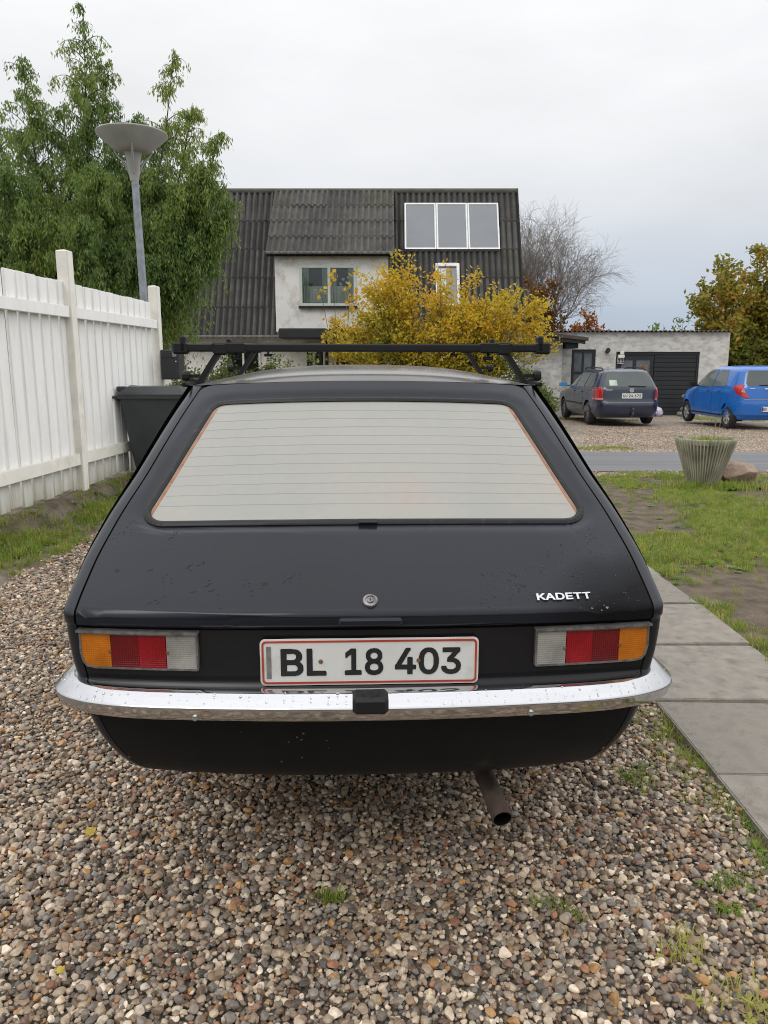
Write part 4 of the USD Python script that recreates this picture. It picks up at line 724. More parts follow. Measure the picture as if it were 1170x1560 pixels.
obj('flowers', hp(cat_([T(trimesh.creation.icosphere(subdivisions=1, radius=.07), (x, 22.232, z)).apply_scale(1) if False else bx(.08, .004, .07, (x, 22.468, z), ry=r_) for x, z, r_ in ((-1.15, 3.75, 20), (-1.05, 3.66, 50), (-1.22, 3.62, 70), (-1.0, 3.8, 10))])), M['lace'], w)
M['awning'] = pm('black_tarpaulin', (.014, .015, .018), .55, var=.2)
obj('porch_roof', hp(bb((-2.92, 21.8, 2.10), (-.2, 22.80, 2.38), .03)), M['awning'], house)
obj('drainpipe', hp(tube([(-1.66, 22.78, 2.12), (-1.66, 22.78, -.2)], .045, 10)), M['awning'], house, smooth=40)
for (a, b, ps) in ((-2.30, -1.72, (-2.05,)), (-1.45, -.6, ())):
    window(house, a, b, .85, 2.02, E0 + .345, posts=ps, t=.055, frame='render')
window(house, -4.6, -3.6, .85, 2.0, E0 + .345, posts=(-4.1,), t=.055, frame='render')
# solar collectors and roof window on the right half of the roof
def on_roof(u, v, h): return np.array([u, E0 + sl[0] * v - sl[1] * h, RZ0 + sl[1] * v + sl[0] * h])
def roof_hit(px, py):
    d = np.array([(px - 585) / 1170, CP + (780 - py) / 1170 * SP, -SP + (780 - py) / 1170 * CP]); n = np.array([0, -sl[1], sl[0]]); o = np.array([0, 0, CAM_H]); t = ((np.array([0, E0, RZ0]) - o) @ n) / (d @ n); p = o + d * t; return p[0], (p[1] - E0) * sl[0] + (p[2] - RZ0) * sl[1]
def roof_box(u0, u1, v0, v1, h0, h1):
    P_ = np.array([on_roof(u, v, h) for u in (u0, u1) for v in (v0, v1) for h in (h0, h1)]); return hp(trimesh.convex.convex_hull(P_))
u0, v1 = 0.61, 5.05; u1 = 3.62; v0 = 3.28
(u0, v1), (u1, v0) = roof_hit(616, 313), roof_hit(761, 383)
M['alu'] = pm('collector_frame', (.60, .60, .60), .35, metallic=.6, var=.06); M['collector'] = pm('collector_glass', (.16, .175, .19), .22, var=.08, vscale=1.5, spec=.8, coat=.6)
pw = (u1 - u0) / 3
for k in range(3):
    a, b = u0 + k * pw + (.012 if k else 0), u0 + (k + 1) * pw
    p_ = obj('solar_panel', cat_([roof_box(a, a + .045, v0, v1, .0, .12), roof_box(b - .045, b, v0, v1, 0, .12), roof_box(a + .045, b - .045, v0, v0 + .05, 0, .12), roof_box(a + .045, b - .045, v1 - .05, v1, 0, .12)]), M['alu'], house)
    obj('glass', roof_box(a + .045, b - .045, v0 + .05, v1 - .05, .05, .105), M['collector'], p_)
(a, vb_), (b, va_) = roof_hit(663, 404), roof_hit(701, 470)
sk = obj('roof_window', cat_([roof_box(a, a + .08, va_, vb_, 0, .11), roof_box(b - .08, b, va_, vb_, 0, .11), roof_box(a + .08, b - .08, vb_ - .10, vb_, 0, .12), roof_box(a + .08, b - .08, va_, va_ + .09, 0, .11)]), M['render'], house)
obj('glass', roof_box(a + .08, b - .08, va_ + .09, vb_ - .1, .055, .065), M['collector'], sk)
obj('roller_blind', roof_box(a + .10, a + .30, va_ + .1, vb_ - .15, .0655, .070), M['lace'], sk)

# ------------------------------------------------------------------ garage block, porch and their bits
gar = thing('garage', 'low whitewashed garage with black boarded doors and corrugated roof edge', 'garage', (5.4, 25.5, -.26))
def gp(m): m.apply_translation((-5.4, -25.5, .26)); return m
M['limewash'] = pm('patchy_limewash', (.58, .57, .54), .9, var=.12, vscale=3, bump=.008, bscale=18, dirt=(.40, .385, .35), dirt_at=(.46, .66), dscale=4.5, stretch=(1, 1, 1.8))
gx0, gx1, gzt, gzb = 4.6, 11.27, 2.42, -.30
def gx(px): return (px - 585) / 1170 * (25.5 * CP - .8 * SP)
gx1 = gx(1112)
d0, d1, dt = gx(872), gx(909), 1.38 + 25.5 * .0195; D0_, D1_, Dt = gx(940), gx(1068), 1.38 + 25.5 * .0165
wall_poly = sbox(gx0, gzb, gx1, gzt).difference(sbox(d0, gzb - 1, d1, dt)).difference(sbox(D0_, gzb - 1, D1_, Dt))
wm = ext(wall_poly, .25, 0); wm.vertices = np.stack([wm.vertices[:, 0], 25.5 + .25 - wm.vertices[:, 2], wm.vertices[:, 1]], 1); wm.invert()
obj('wall', gp(cat_([wm, bb((gx1 - .25, 25.76, gzb), (gx1, 31.5, gzt - .1)), bb((gx0, 25.76, gzb), (gx0 + .25, 31.5, gzt - .1)), bb((gx0, 31.5, gzb), (gx1, 31.7, gzt - .2))])), M['limewash'], gar)
us = np.linspace(gx0 - .1, gx1 + .02, int((gx1 - gx0) / .146 * 8)); Ur, Vr = np.meshgrid(us, np.array([25.36, 28.4, 31.7]), indexing='ij'); Hr = .024 * np.cos(2 * np.pi * Ur / .146) + gzt + .035 - (Vr - 25.4) * .03
rg = grid(np.stack([Ur, Vr, Hr], -1)); rg2 = grid(np.stack([np.stack([us, np.full_like(us, 25.36), Hr[:, 0]], 1), np.stack([us, np.full_like(us, 25.36), Hr[:, 0] - .014], 1)], 1))
M['rusty_roof'] = pm('mossy_roof_edge', (.075, .05, .036), .85, var=.4, vscale=8); obj('roof', gp(cat_([rg, rg2])), M['rusty_roof'], gar, smooth=50)
# big door: boards on the right, a glazed leaf on the left
dm = gx(1000); big = obj('garage_door', gp(cat_([bb((D0_ - .0, 25.53, Dt - .09), (D1_, 25.60, Dt)), bb((D0_, 25.53, gzb), (D0_ + .09, 25.60, Dt - .09)), bb((D1_ - .07, 25.53, gzb), (D1_, 25.60, Dt - .09)), bb((D0_, 25.66, gzb), (D1_, 25.70, Dt))])), M['black_wood'], gar)
z = gzb; k = 0
while z < Dt - .12:
    h = min(.142, Dt - .095 - z); obj('door_board', gp(bb((dm, 25.545 + .004 * (k % 2), z + .006), (D1_ - .075, 25.60, z + h), .006)), M['black_wood'], big); z += .146; k += 1
obj('door_leaf', gp(cat_([bb((D0_ + .095, 25.56, gzb), (dm - .01, 25.61, .92)), bb((D0_ + .095, 25.56, 1.55), (dm - .01, 25.61, Dt - .095))] + [bb((x - .05, 25.56, .92), (x + .05, 25.61, 1.55)) for x in (D0_ + .15, (D0_ + dm) / 2, dm - .07)])), M['black_wood'], big)
M['dim_pane'] = pm('dusty_pane', (.10, .105, .115), .12, var=.35, vscale=2, coat=.5)
for a, b in ((D0_ + .20, (D0_ + dm) / 2 - .05), ((D0_ + dm) / 2 + .05, dm - .12)): obj('door_pane', gp(bb((a, 25.59, .92), (b, 25.60, 1.55))), M['dim_pane'], big)
M['junk'] = pm('stored_things', (.20, .14, .10), .8, var=.5, vscale=5); obj('shelf_goods', gp(bb(((D0_ + dm) / 2 + .18, 25.582, 1.12), (dm - .2, 25.589, 1.40))), M['junk'], big)
ent = obj('entrance_door', gp(cat_([bb((d0, 25.54, gzb), (d0 + .10, 25.62, dt)), bb((d1 - .10, 25.54, gzb), (d1, 25.62, dt)), bb((d0 + .1, 25.54, dt - .10), (d1 - .1, 25.62, dt)), bb((d0 + .1, 25.55, gzb), (d1 - .1, 25.61, .55)), bb(((d0 + d1) / 2 - .03, 25.55, .55), ((d0 + d1) / 2 + .03, 25.61, dt - .1)), bb((d0 + .1, 25.552, 1.1), (d1 - .1, 25.61, 1.16))])), M['black_wood'], gar)
for a, b, zz0, zz1 in ((d0 + .1, (d0 + d1) / 2 - .03, .55, 1.1), ((d0 + d1) / 2 + .03, d1 - .1, .55, 1.1), (d0 + .1, (d0 + d1) / 2 - .03, 1.16, dt - .1), ((d0 + d1) / 2 + .03, d1 - .1, 1.16, dt - .1)): obj('door_pane', gp(bb((a, 25.58, zz0), (b, 25.59, zz1))), M['dim_pane'], ent)
obj('door_latch', gp(bb(((d0 + .12), 25.535, .62), (d0 + .55, 25.545, .66))), M['bright_metal'], ent)
def gw(px, py, y=25.5): return (px - 585) / 1170 * (y * CP + 0), CAM_H + y * math.tan(math.atan((780 - py) / 1170) - math.radians(PITCH))
x, z = gw(923, 536); obj('wall_lamp', gp(cat_([T(lathe([(0, 0), (.06, 0), (.075, .16), (0, .16)], 14), (x, 25.46, z), rx=70), bx(.05, .12, .05, (x - .02, 25.46, z))])), M['black_plastic'], gar, smooth=30)
x, z = gw(945, 550); sg = obj('number_sign', gp(bb((x - .10, 25.505, z - .09), (x + .10, 25.525, z + .09))), M['limewash'], gar)
tm = meshkit.text_mesh('31', .12, .004, bold=True); tm.apply_translation(-tm.bounds.mean(0)); obj('sign_digits', gp(T(tm, (x, 25.50, z), rx=90)), M['plate_black'], sg)
x, z = gw(945, 543); obj('nest_box', gp(cat_([bx(.20, .10, .10, (x, 25.46, z), ch=.01), bx(.12, .06, .10, (x + .02, 25.44, z + .11), ch=.01)])), M['render'], gar)
# porch in front of the garage's left end
por = thing('porch', 'small white-walled porch with a dark flat roof between the yellow shrub and garage', 'porch', (5.0, 24.3, -.25))
def pp_(m): m.apply_translation((-5.0, -24.3, .25)); return m
pgx = lambda px, y=24.3: (px - 585) / 1170 * (y * CP)
obj('wall', pp_(cat_([bb((3.9, 24.3, -.3), (pgx(856), 24.5, 2.20)), bb((pgx(856) - .2, 24.5, -.3), (pgx(856), 25.49, 2.20))])), M['limewash'], por)
obj('roof', pp_(trimesh.convex.convex_hull(np.array([(x, y, z) for x, zt in ((3.7, 2.48), (pgx(888), 2.20)) for y in (23.75, 25.45) for z in (zt, zt - .10)]))), M['rusty_roof'], por)
obj('fascia', pp_(trimesh.convex.convex_hull(np.array([(x, y, z) for x, zt in ((3.72, 2.375), (pgx(884), 2.10)) for y in (23.80, 23.84) for z in (zt, zt - .10)]))), M['black_wood'], por)
obj('beam', pp_(bb((pgx(858) + .005, 24.0, 1.88), (pgx(876), 25.4, 2.06))), M['black_wood'], por)
bag = thing('plastic_bag', 'crumpled white and purple plastic bag on the ground by the boarded garage door', 'plastic bag', (gx(998), 24.9, -.25))
mb = trimesh.creation.icosphere(subdivisions=3); mb.vertices *= 1 + .5 * (meshkit.fbm(mb.vertices * 2.3, 4, 2)[:, None] - .5); mb.vertices *= [.20, .17, .17]; mb.vertices[:, 2] += .13
M['bag'] = pm('bag_plastic', (.55, .52, .58), .4, var=.1, dirt=(.12, .08, .30), dirt_at=(.46, .52), dscale=3.2); obj('sack', mb, M['bag'], bag, smooth=60)
obj('knot', T(trimesh.creation.cone(.05, .08, sections=8), (0, 0, .27)), M['bag'], bag)
pile = thing('log_pile', 'small stack of grey split logs at the right foot of the boarded garage door', 'log pile', (gx(1040) + .1, 24.9, -.26))
M['log'] = pm('grey_log', (.25, .23, .20), .9, var=.4, vscale=12)
for k, (x, z) in enumerate(((-.2, .08), (0, .08), (.2, .08), (-.1, .23), (.1, .23), (0, .37), (.02, .52), (-.08, .64))): obj('log', lathe([(0, -.2), (.075, -.2), (.08, .0), (.075, .2), (0, .2)], 9, (x, 0, z), 'y'), M['log'], pile, smooth=30)
# ------------------------------------------------------------------ parked cars across the road
def plan_car(rear, front, width, n=7.0):
    """rear, front: (z, s) knots; width: (z, half width) knots -> functions for the skin"""
    fr = lambda z: np.interp(z, *np.array(rear).T); ff = lambda z: np.interp(z, *np.array(front).T)
    fw = PchipInterpolator(*np.array(width).T)
    mid = lambda z: ((fr(z) + ff(z)) / 2, (ff(z) - fr(z)) / 2)
    def rear_at(x, z): c, L = mid(z); return c - L * (1 - np.clip(np.abs(x) / fw(z), 0, .999) ** n) ** (1 / n)
    def front_at(x, z): c, L = mid(z); return c + L * (1 - np.clip(np.abs(x) / fw(z), 0, .999) ** n) ** (1 / n)
    def side_at(s, z): c, L = mid(z); return fw(z) * (1 - np.clip(np.abs(s - c) / L, 0, .999) ** n) ** (1 / n)
    def rear_n(p, q, h): return np.stack([p, rear_at(p, q) - h, q + h * .25], 1)
    def front_n(p, q, h): return np.stack([p, front_at(p, q) + h, q + h * .25], 1)
    def side_n(sgn): return lambda p, q, h: np.stack([sgn * (side_at(p, q) + h), p, q], 1)
    def body(zs, crown, arches, r_arch):
        rings = []
        th = np.linspace(0, 2 * np.pi, 120, endpoint=False)
        for z in zs:
            c, L = mid(z); e = 2 / n; cx, sy = np.cos(th), np.sin(th)
            rings.append(np.stack([fw(z) * np.sign(cx) * np.abs(cx) ** e, c + L * np.sign(sy) * np.abs(sy) ** e, np.full_like(th, z)], 1))
        top = rings[-1]; cen = top.mean(0)
        for k, f in enumerate((.97, .9, .75, .5, .25)): rings.append(cen + (top - cen) * [f, f, 1] + [0, 0, crown * (1 - f ** 3.0)])
        V = np.concatenate(rings + [[cen + [0, 0, crown]], [rings[0].mean(0)]]); N = len(th); F = []
        i, j = np.meshgrid(np.arange(len(rings) - 1), np.arange(N), indexing='ij'); a = i * N + j; b = i * N + (j + 1) % N
        F = [np.stack([a, b, b + N], -1).reshape(-1, 3), np.stack([a, b + N, a + N], -1).reshape(-1, 3)]
        k = np.arange(N); o = (len(rings) - 1) * N; F.append(np.stack([o + k, o + (k + 1) % N, np.full(N, len(V) - 2)], 1)); F.append(np.stack([(k + 1) % N, k, np.full(N, len(V) - 1)], 1))
        m = to_man(trimesh.Trimesh(V, np.vstack(F), process=False))
        for y in arches:
            c = manifold3d.Manifold.cylinder(4, r_arch, r_arch, 40, True).rotate((0, 90, 0)).translate((0, y, .30)); keep = manifold3d.Manifold.cube((.95, 6, 2), True).translate((0, y, .3)); m = m - (c - keep)
        return to_tm(m)
    return rear_n, front_n, side_n, body, fw, rear_at, side_at
def car_paint(name, c, dirt=None): return pm(name, c, .3, var=.06, vscale=2, coat=.7, dirt=dirt, dirt_at=(.5, .8), dscale=3)
M['golf'] = car_paint('dark_blue_car_paint', (.008, .0145, .034), (.025, .028, .032)); M['blue'] = car_paint('bright_blue_car_paint', (.005, .115, .43)); M['alloy'] = pm('alloy_wheel', (.5, .5, .5), .35, metallic=.7); M['lamp_red'] = pm('tail_lamp_red', (.42, .018, .02), .15, coat=.8); M['lamp_smoke'] = pm('tail_lamp_pale', (.45, .25, .24), .15, coat=.8)
M['car_glass'] = pm('tinted_car_glass', (.085, .10, .098), .14, spec=.35, var=.15, vscale=1.6, coat=.2); M['pale_card'] = pm('pale_card', (.45, .52, .45), .8)
M['mirror_blue'] = car_paint('pale_blue_mirror', (.05, .22, .50)); M['white_plate'] = pm('far_plate', (.62, .60, .56), .4, var=.05); M['plate_blue'] = pm('plate_blue_band', (.02, .06, .30), .4)
G = lambda *p: Polygon(p)
# dark estate
y0 = 19.75; g_ = thing('estate_car', 'dusty dark blue estate car parked in front of the whitewashed garage', 'car', (6.27, y0, float(gz(0, y0))), 1.0)
rn, fn, sn, bodyf, fw, rat, sat = plan_car([(.22, .12), (.34, .03), (.52, .0), (.60, .02), (.66, .05), (.95, .08), (1.38, .36), (1.42, .50)], [(.22, 4.25), (.35, 4.36), (.62, 4.38), (.76, 4.28), (.90, 3.30), (1.0, 3.02), (1.40, 2.35), (1.42, 2.25)], [(.20, .78), (.35, .84), (.55, .865), (.75, .865), (.92, .845), (1.0, .81), (1.2, .72), (1.38, .60), (1.42, .54)])
zs = np.concatenate([np.linspace(.22, .6, 9), np.linspace(.63, 1.0, 9), np.linspace(1.06, 1.42, 10)])
obj('body', bodyf(zs, .035, (.88, 3.40), .345), M['golf'], g_, smooth=38)
obj('rear_window', patch(rounded(G((-.62, 1.00), (.62, 1.00), (.52, 1.345), (-.52, 1.345)), .05), rn, -.002, .006, .06), M['car_glass'], g_, smooth=30)
obj('paper', patch(G((-.50, 1.03), (-.30, 1.03), (-.31, 1.17), (-.50, 1.17)), rn, .006, .008, .06), M['pale_card'], g_)
obj('wiper', patch(G((-.02, 1.005), (.42, 1.000), (.42, 1.015), (-.02, 1.03)), rn, .007, .020, .06), M['black_plastic'], g_)
for s in (-1, 1):
    lm = obj('tail_lamp', patch(rounded(G((.66 * s, .66), (.84 * s, .66), (.83 * s, .98), (.69 * s, .98)), .015), rn, -.01, .012, .04), M['lamp_red'], g_, smooth=30)
    obj('lamp_band', patch(G((.665 * s, .67), (.835 * s, .67), (.835 * s, .71), (.667 * s, .71)), rn, .010, .014, .04), M['lamp_smoke'], lm)
    sf = sn(s)
    obj('side_window', patch(rounded(G((.55, .99), (1.30, .985), (1.28, 1.34), (.82, 1.33)), .04), sf, -.004, .006, .08), M['car_glass'], g_, smooth=30)
    obj('side_window', patch(rounded(G((1.37, .985), (2.12, .98), (2.08, 1.345), (1.35, 1.345)), .04), sf, -.004, .006, .08), M['car_glass'], g_, smooth=30)
    obj('side_window', patch(rounded(G((2.19, .98), (2.98, .985), (2.48, 1.33), (2.15, 1.345)), .04), sf, -.004, .006, .08), M['car_glass'], g_, smooth=30)
    obj('door_moulding', patch(G((1.35, .50), (3.0, .50), (3.0, .54), (1.35, .54)), sf, -.002, .012, .1), M['black_plastic'], g_)
    for a_, b2 in (((1.335, .36), (1.335, 1.36)), ((2.155, .36), (2.155, 1.36)), ((3.02, .36), (3.02, .97))): obj('shut_line', patch(G((a_[0] - .006, a_[1]), (a_[0] + .006, a_[1]), (b2[0] + .006, b2[1]), (b2[0] - .006, b2[1])), sf, -.002, .0015, .08), M['gap'], g_)
    for y in (1.38, 2.16): obj('door_handle', patch(rounded(G((y, .83), (y + .16, .83), (y + .16, .86), (y, .86)), .01), sf, -.002, .03, .06), M['golf'], g_)
    obj('roof_rail', tube([(s * .55, y, 1.43 + z) for y, z in ((.62, -.005), (.72, .04), (1.5, .052), (2.1, .045), (2.3, .0))], .016, 8), M['black_plastic'], g_, smooth=40)
    mr_ = obj('door_mirror', trimesh.convex.convex_hull(np.array([(s * (1.00 + a * .10), 2.92 + b_ * .05, 1.00 + c * .055) for a in (-1, 1) for b_ in (-1, 1) for c in (-1, 1)] + [(s * 1.12, 2.95, 1.0)])), M['mirror_blue'] if s < 0 else M['golf'], g_, smooth=40, label='pale blue door mirror' if s < 0 else None); obj('mirror_stalk', bx(.12, .04, .03, (s * .87, 2.93, .965)), M['black_plastic'], mr_)
obj('bumper', patch(rounded(G((-.86, .30), (.86, .30), (.86, .585), (-.86, .585)), .03), rn, -.01, .035, .05), M['golf'], g_, smooth=40)
obj('bumper_strip', patch(G((-.62, .585), (.62, .585), (.62, .605), (-.62, .605)), rn, .0, .02, .06), M['dull_metal'], g_)
gpl = lambda m: T(m, (.06, float(rat(np.array(.0), np.array(.80))) - .012, .775), rx=90)
p_ = number_plate(g_, gpl, [('UJ 24 672', -.235, .235, .075)], W=.52, H=.13, border=False)
em = obj('emblem', T(cat_([trimesh.creation.annulus(.042, .052, .006, sections=24)] + [ext(LineString(c).buffer(.0042), .006, -.003) for c in ([(-.017, .036), (0, .006), (.017, .036)], [(-.036, .016), (-.018, -.034), (0, .0), (.018, -.034), (.036, .016)])]), (.05, float(rat(np.array(.05), np.array(.925))) - .008, .915), rx=82), M['bright_metal'], g_)
tm = meshkit.text_mesh('GOLF', 1, 1, bold=True); lo, hi = tm.bounds; v = (tm.vertices - lo) / (hi - lo); obj('badge', trimesh.Trimesh(rn(-.60 + v[:, 0] * .17, .905 + v[:, 1] * .035, .004 + v[:, 2] * .004), tm.faces, process=False), M['bright_metal'], g_)
obj('tow_bar', cat_([tube([(.06, .20, .26), (.06, -.04, .26), (.06, -.10, .32), (.06, -.10, .42)], .022, 8), T(trimesh.creation.icosphere(2, .03), (.06, -.10, .44))]), M['pipe'], g_, smooth=40)
obj('underbody', bb((-.62, .35, .20), (.62, 4.0, .34)), M['gap'], g_)
for y in (.88, 3.40):
    for s in (-1, 1): wheel_parts(g_, (s * .755, y, .305), .305, .19, .20, s, rim_mat=M['dull_metal'], spokes=7)
# blue small car
y1 = 18.25; b_ = thing('compact_car', 'shiny bright blue compact hatchback parked right of the garage door', 'car', (9.13, y1, float(gz(0, y1))), 1.0)
rn, fn, sn, bodyf, fw, rat, sat = plan_car([(.24, .14), (.36, .03), (.60, .0), (.72, .03), (.98, .08), (1.40, .26), (1.47, .42)], [(.24, 3.45), (.40, 3.56), (.70, 3.58), (.84, 3.40), (.95, 2.95), (1.02, 2.72), (1.30, 2.36), (1.44, 2.08), (1.47, 1.95)], [(.20, .74), (.40, .79), (.6, .80), (.85, .80), (.98, .78), (1.06, .755), (1.3, .67), (1.44, .59), (1.47, .53)], 6.0)
zs = np.concatenate([np.linspace(.24, .7, 10), np.linspace(.74, 1.06, 9), np.linspace(1.1, 1.47, 10)])
obj('body', bodyf(zs, .045, (.60, 3.02), .325), M['blue'], b_, smooth=38)
obj('rear_window', patch(rounded(G((-.57, 1.08), (-.5, 1.04), (.5, 1.04), (.57, 1.08), (.50, 1.40), (-.50, 1.40)), .06), rn, -.002, .006, .06), M['car_glass'], b_, smooth=30)
obj('wiper', patch(G((-.28, 1.05), (.05, 1.045), (.05, 1.065), (-.28, 1.06)), rn, .006, .02, .06), M['black_plastic'], b_)
for s in (-1, 1):
    sgl = sn(s)
    lm = obj('tail_lamp', cat_([patch(rounded(G((.52 * s, .74), (.68 * s, .80), (.735 * s, .86), (.725 * s, 1.06), (.66 * s, 1.02), (.57 * s, .88)), .02), rn, -.015, .015, .03), patch(rounded(G((.17, .86), (.26, .88), (.38, .98), (.36, 1.05), (.22, 1.07), (.16, 1.06)), .02), sgl, -.015, .015, .03)]), M['lamp_red'], b_, smooth=30)
    obj('lamp_band', patch(G((.60 * s, .87), (.67 * s, .90), (.66 * s, .94), (.61 * s, .93)), rn, .014, .018, .03), M['lamp_smoke'], lm)
    sf = sn(s)
    obj('side_window', patch(rounded(G((.74, 1.03), (1.42, 1.00), (1.40, 1.42), (.92, 1.41)), .05), sf, -.004, .006, .08), M['car_glass'], b_, smooth=30)
    obj('side_window', patch(rounded(G((1.49, .98), (2.56, .985), (2.26, 1.30), (2.0, 1.415), (1.48, 1.425)), .04), sf, -.004, .006, .08), M['car_glass'], b_, smooth=30)
    for a_, b2 in (((.96, .50), (.84, .97)), ((1.455, .36), (1.455, 1.42)), ((2.50, .36), (2.56, .97))): obj('shut_line', patch(G((a_[0] - .006, a_[1]), (a_[0] + .006, a_[1]), (b2[0] + .006, b2[1]), (b2[0] - .006, b2[1])), sf, -.002, .0015, .08), M['gap'], b_)
    for y in (.98, 1.58): obj('door_handle', patch(rounded(G((y, .90), (y + .16, .90), (y + .16, .93), (y, .93)), .01), sf, -.002, .03, .06), M['blue'], b_)
    obj('sill', patch(G((.95, .30), (2.65, .30), (2.65, .335), (.95, .335)), sf, -.002, .016, .1), M['black_plastic'], b_)
    mr_ = obj('door_mirror', trimesh.convex.convex_hull(np.array([(s * (.92 + a * .09), 2.32 + c2 * .05, 1.03 + c * .06) for a in (-1, 1) for c2 in (-1, 1) for c in (-1, 1)])), M['black_plastic'], b_, smooth=30); obj('mirror_stalk', bx(.12, .04, .03, (s * .81, 2.33, 1.0)), M['black_plastic'], mr_)
obj('bumper', patch(rounded(G((-.79, .34), (.79, .34), (.79, .66), (.66, .70), (-.66, .70), (-.79, .66)), .03), rn, -.01, .03, .05), M['blue'], b_, smooth=40)
obj('bumper_crease', patch(G((-.62, .71), (.62, .71), (.62, .735), (-.62, .735)), rn, .0, .012, .06), M['dull_metal'], b_)
obj('boot_handle', patch(rounded(G((-.16, .955), (.16, .955), (.16, .985), (-.16, .985)), .01), rn, .0, .02, .05), M['bright_metal'], b_)
obj('badge', patch(G((-.50, .972), (-.38, .972), (-.38, .985), (-.50, .985)), rn, .0, .008, .05), M['bright_metal'], b_)
bpl = lambda m: T(m, (-.0, float(rat(np.array(.0), np.array(.52))) - .035, .50), rx=90)
pl_ = number_plate(b_, bpl, [('BV 7', -.20, -.055, .072)], W=.50, H=.12, border=False); obj('plate_band', bpl(ext(rrect(.04, .11, .004), .002, .003)).apply_translation((-.226, 0, 0)), M['plate_blue'], pl_)
obj('underbody', bb((-.58, .3, .22), (.58, 3.3, .34)), M['gap'], b_)
for y in (.60, 3.02):
    for s in (-1, 1): wheel_parts(b_, (s * .70, y, .285), .285, .17, .19, s, rim_mat=M['alloy'], spokes=6)

# ------------------------------------------------------------------ fluted planter and boulder on the verge
M['planter'] = pm('mossy_concrete', (.37, .35, .27), .9, var=.25, vscale=9, bump=.003, bscale=60, dirt=(.12, .125, .065), dirt_at=(.5, .75), dscale=5, stretch=(1, 1, .4))
ptr = thing('planter', 'fluted grey concrete planter with grass in it on the verge beside the road', 'planter', (3.75, 8.95, -.02), 0)
th = np.linspace(0, 2 * np.pi, 52 * 8 + 1)[:-1]; fl = np.clip(.55 + .9 * np.cos(52 * th), 0, 1); pz = np.array([0, .0, .06, .30, .52, .56, .565, .555, .50, .48]); pr_ = np.array([.0, .165, .185, .262, .335, .350, .335, .312, .300, 0]); fa = np.array([0, .022, .026, .036, .046, .048, .040, .01, 0, 0])
Pp = np.stack([np.stack([(r0 - a * fl) * np.cos(th), (r0 - a * fl) * np.sin(th), np.full_like(th, z)], 1) for r0, z, a in zip(pr_, pz, fa)]); Pp = np.concatenate([Pp, Pp[:, :1]], 1)
pm_ = grid(Pp); pm_.invert(); obj('tub', pm_, M['planter'], ptr, smooth=40)
obj('soil', T(trimesh.creation.cylinder(.298, .02, sections=32), (0, 0, .495)), M['soil'], ptr)
r = np.random.default_rng(8); gt = [T(blade_tuft(800 + k, 16, .10, .006, .02, .8), (r.normal(.05, .11), r.normal(0, .11), .50), rz=r.uniform(0, 360)) for k in range(26)]
obj('grass', cat_(gt), M['grass'], ptr, kind='stuff')
stalks = cat_([tube([(x, y, .5), (x + l * .5, y, .62), (x + l, y, .50 + h)], [.003, .0025, .004], 4) for x, y, l, h in ((.0, .1, -.02, .30), (.10, .05, .03, .26), (.13, .08, .0, .27), (.16, .1, .05, .32), (-.08, .12, -.03, .22))]); obj('dry_stalk', stalks, M['straw'], ptr)
rk = thing('boulder', 'reddish brown granite boulder lying right behind the fluted planter', 'boulder', (4.22, 9.15, -.03), 12)
mb = trimesh.creation.icosphere(subdivisions=4); d = mb.vertices.copy(); rr_ = np.random.default_rng(5)
for _ in range(22):
    n = rr_.normal(size=3) * [1, 1, .9]; n /= np.linalg.norm(n); lim = rr_.uniform(.55, .82); mb.vertices -= np.clip(mb.vertices @ n - lim, 0, None)[:, None] * n * .9
mb.vertices *= 1 + .07 * (meshkit.fbm(d * 3, 4, 6)[:, None] - .5); mb.vertices *= [.34, .26, .175]; mb.vertices[:, 2] += .12
M['granite'] = pm('reddish_granite', (.30, .215, .16), .75, var=.3, vscale=7, bump=.012, bscale=40, dirt=(.13, .105, .085), dirt_at=(.52, .7), dscale=6); obj('rock', mb, M['granite'], rk, smooth=25)
wd = turf_field(3.2, 4.9, 8.45, 9.3, 900, lambda x, y, r: (r.random(len(x)) < np.exp(-(((x - 3.85) / .5) ** 2 + ((y - 8.72) / .16) ** 2))) & (np.hypot(x - 3.75, y - 8.95) > .18), 51, 1.1, 2.4)
scatter('planter_weeds', turf, *wd, label='lush weeds growing round the foot of the planter and boulder', cat='weeds')
# yellow leaves that lie on the gravel
M['leaf_yellow'] = pm('fallen_leaf', (.42, .30, .03), .6, var=.3, vscale=60)
for (x, y, s, lb) in ((-.873, 2.047, .022, 'yellow maple leaf lying on the gravel left of the plate'), (-.74, 1.52, .013, 'small orange leaf on the gravel at the left edge')):
    a = np.linspace(0, 2 * np.pi, 31)[:-1]; rr_ = s * (.70 + .13 * np.cos(5 * a) + .28 * np.cos(a)) * (1 + .10 * np.sin(11 * a)); g = trimesh.creation.extrude_polygon(Polygon(np.stack([rr_ * np.cos(a), rr_ * np.sin(a)], 1)), .0012, engine='earcut'); obj('fallen_leaf', T(g, (x, y, .026), rx=14, ry=-9, rz=40), M['leaf_yellow'], None, label=lb, cat='leaf')
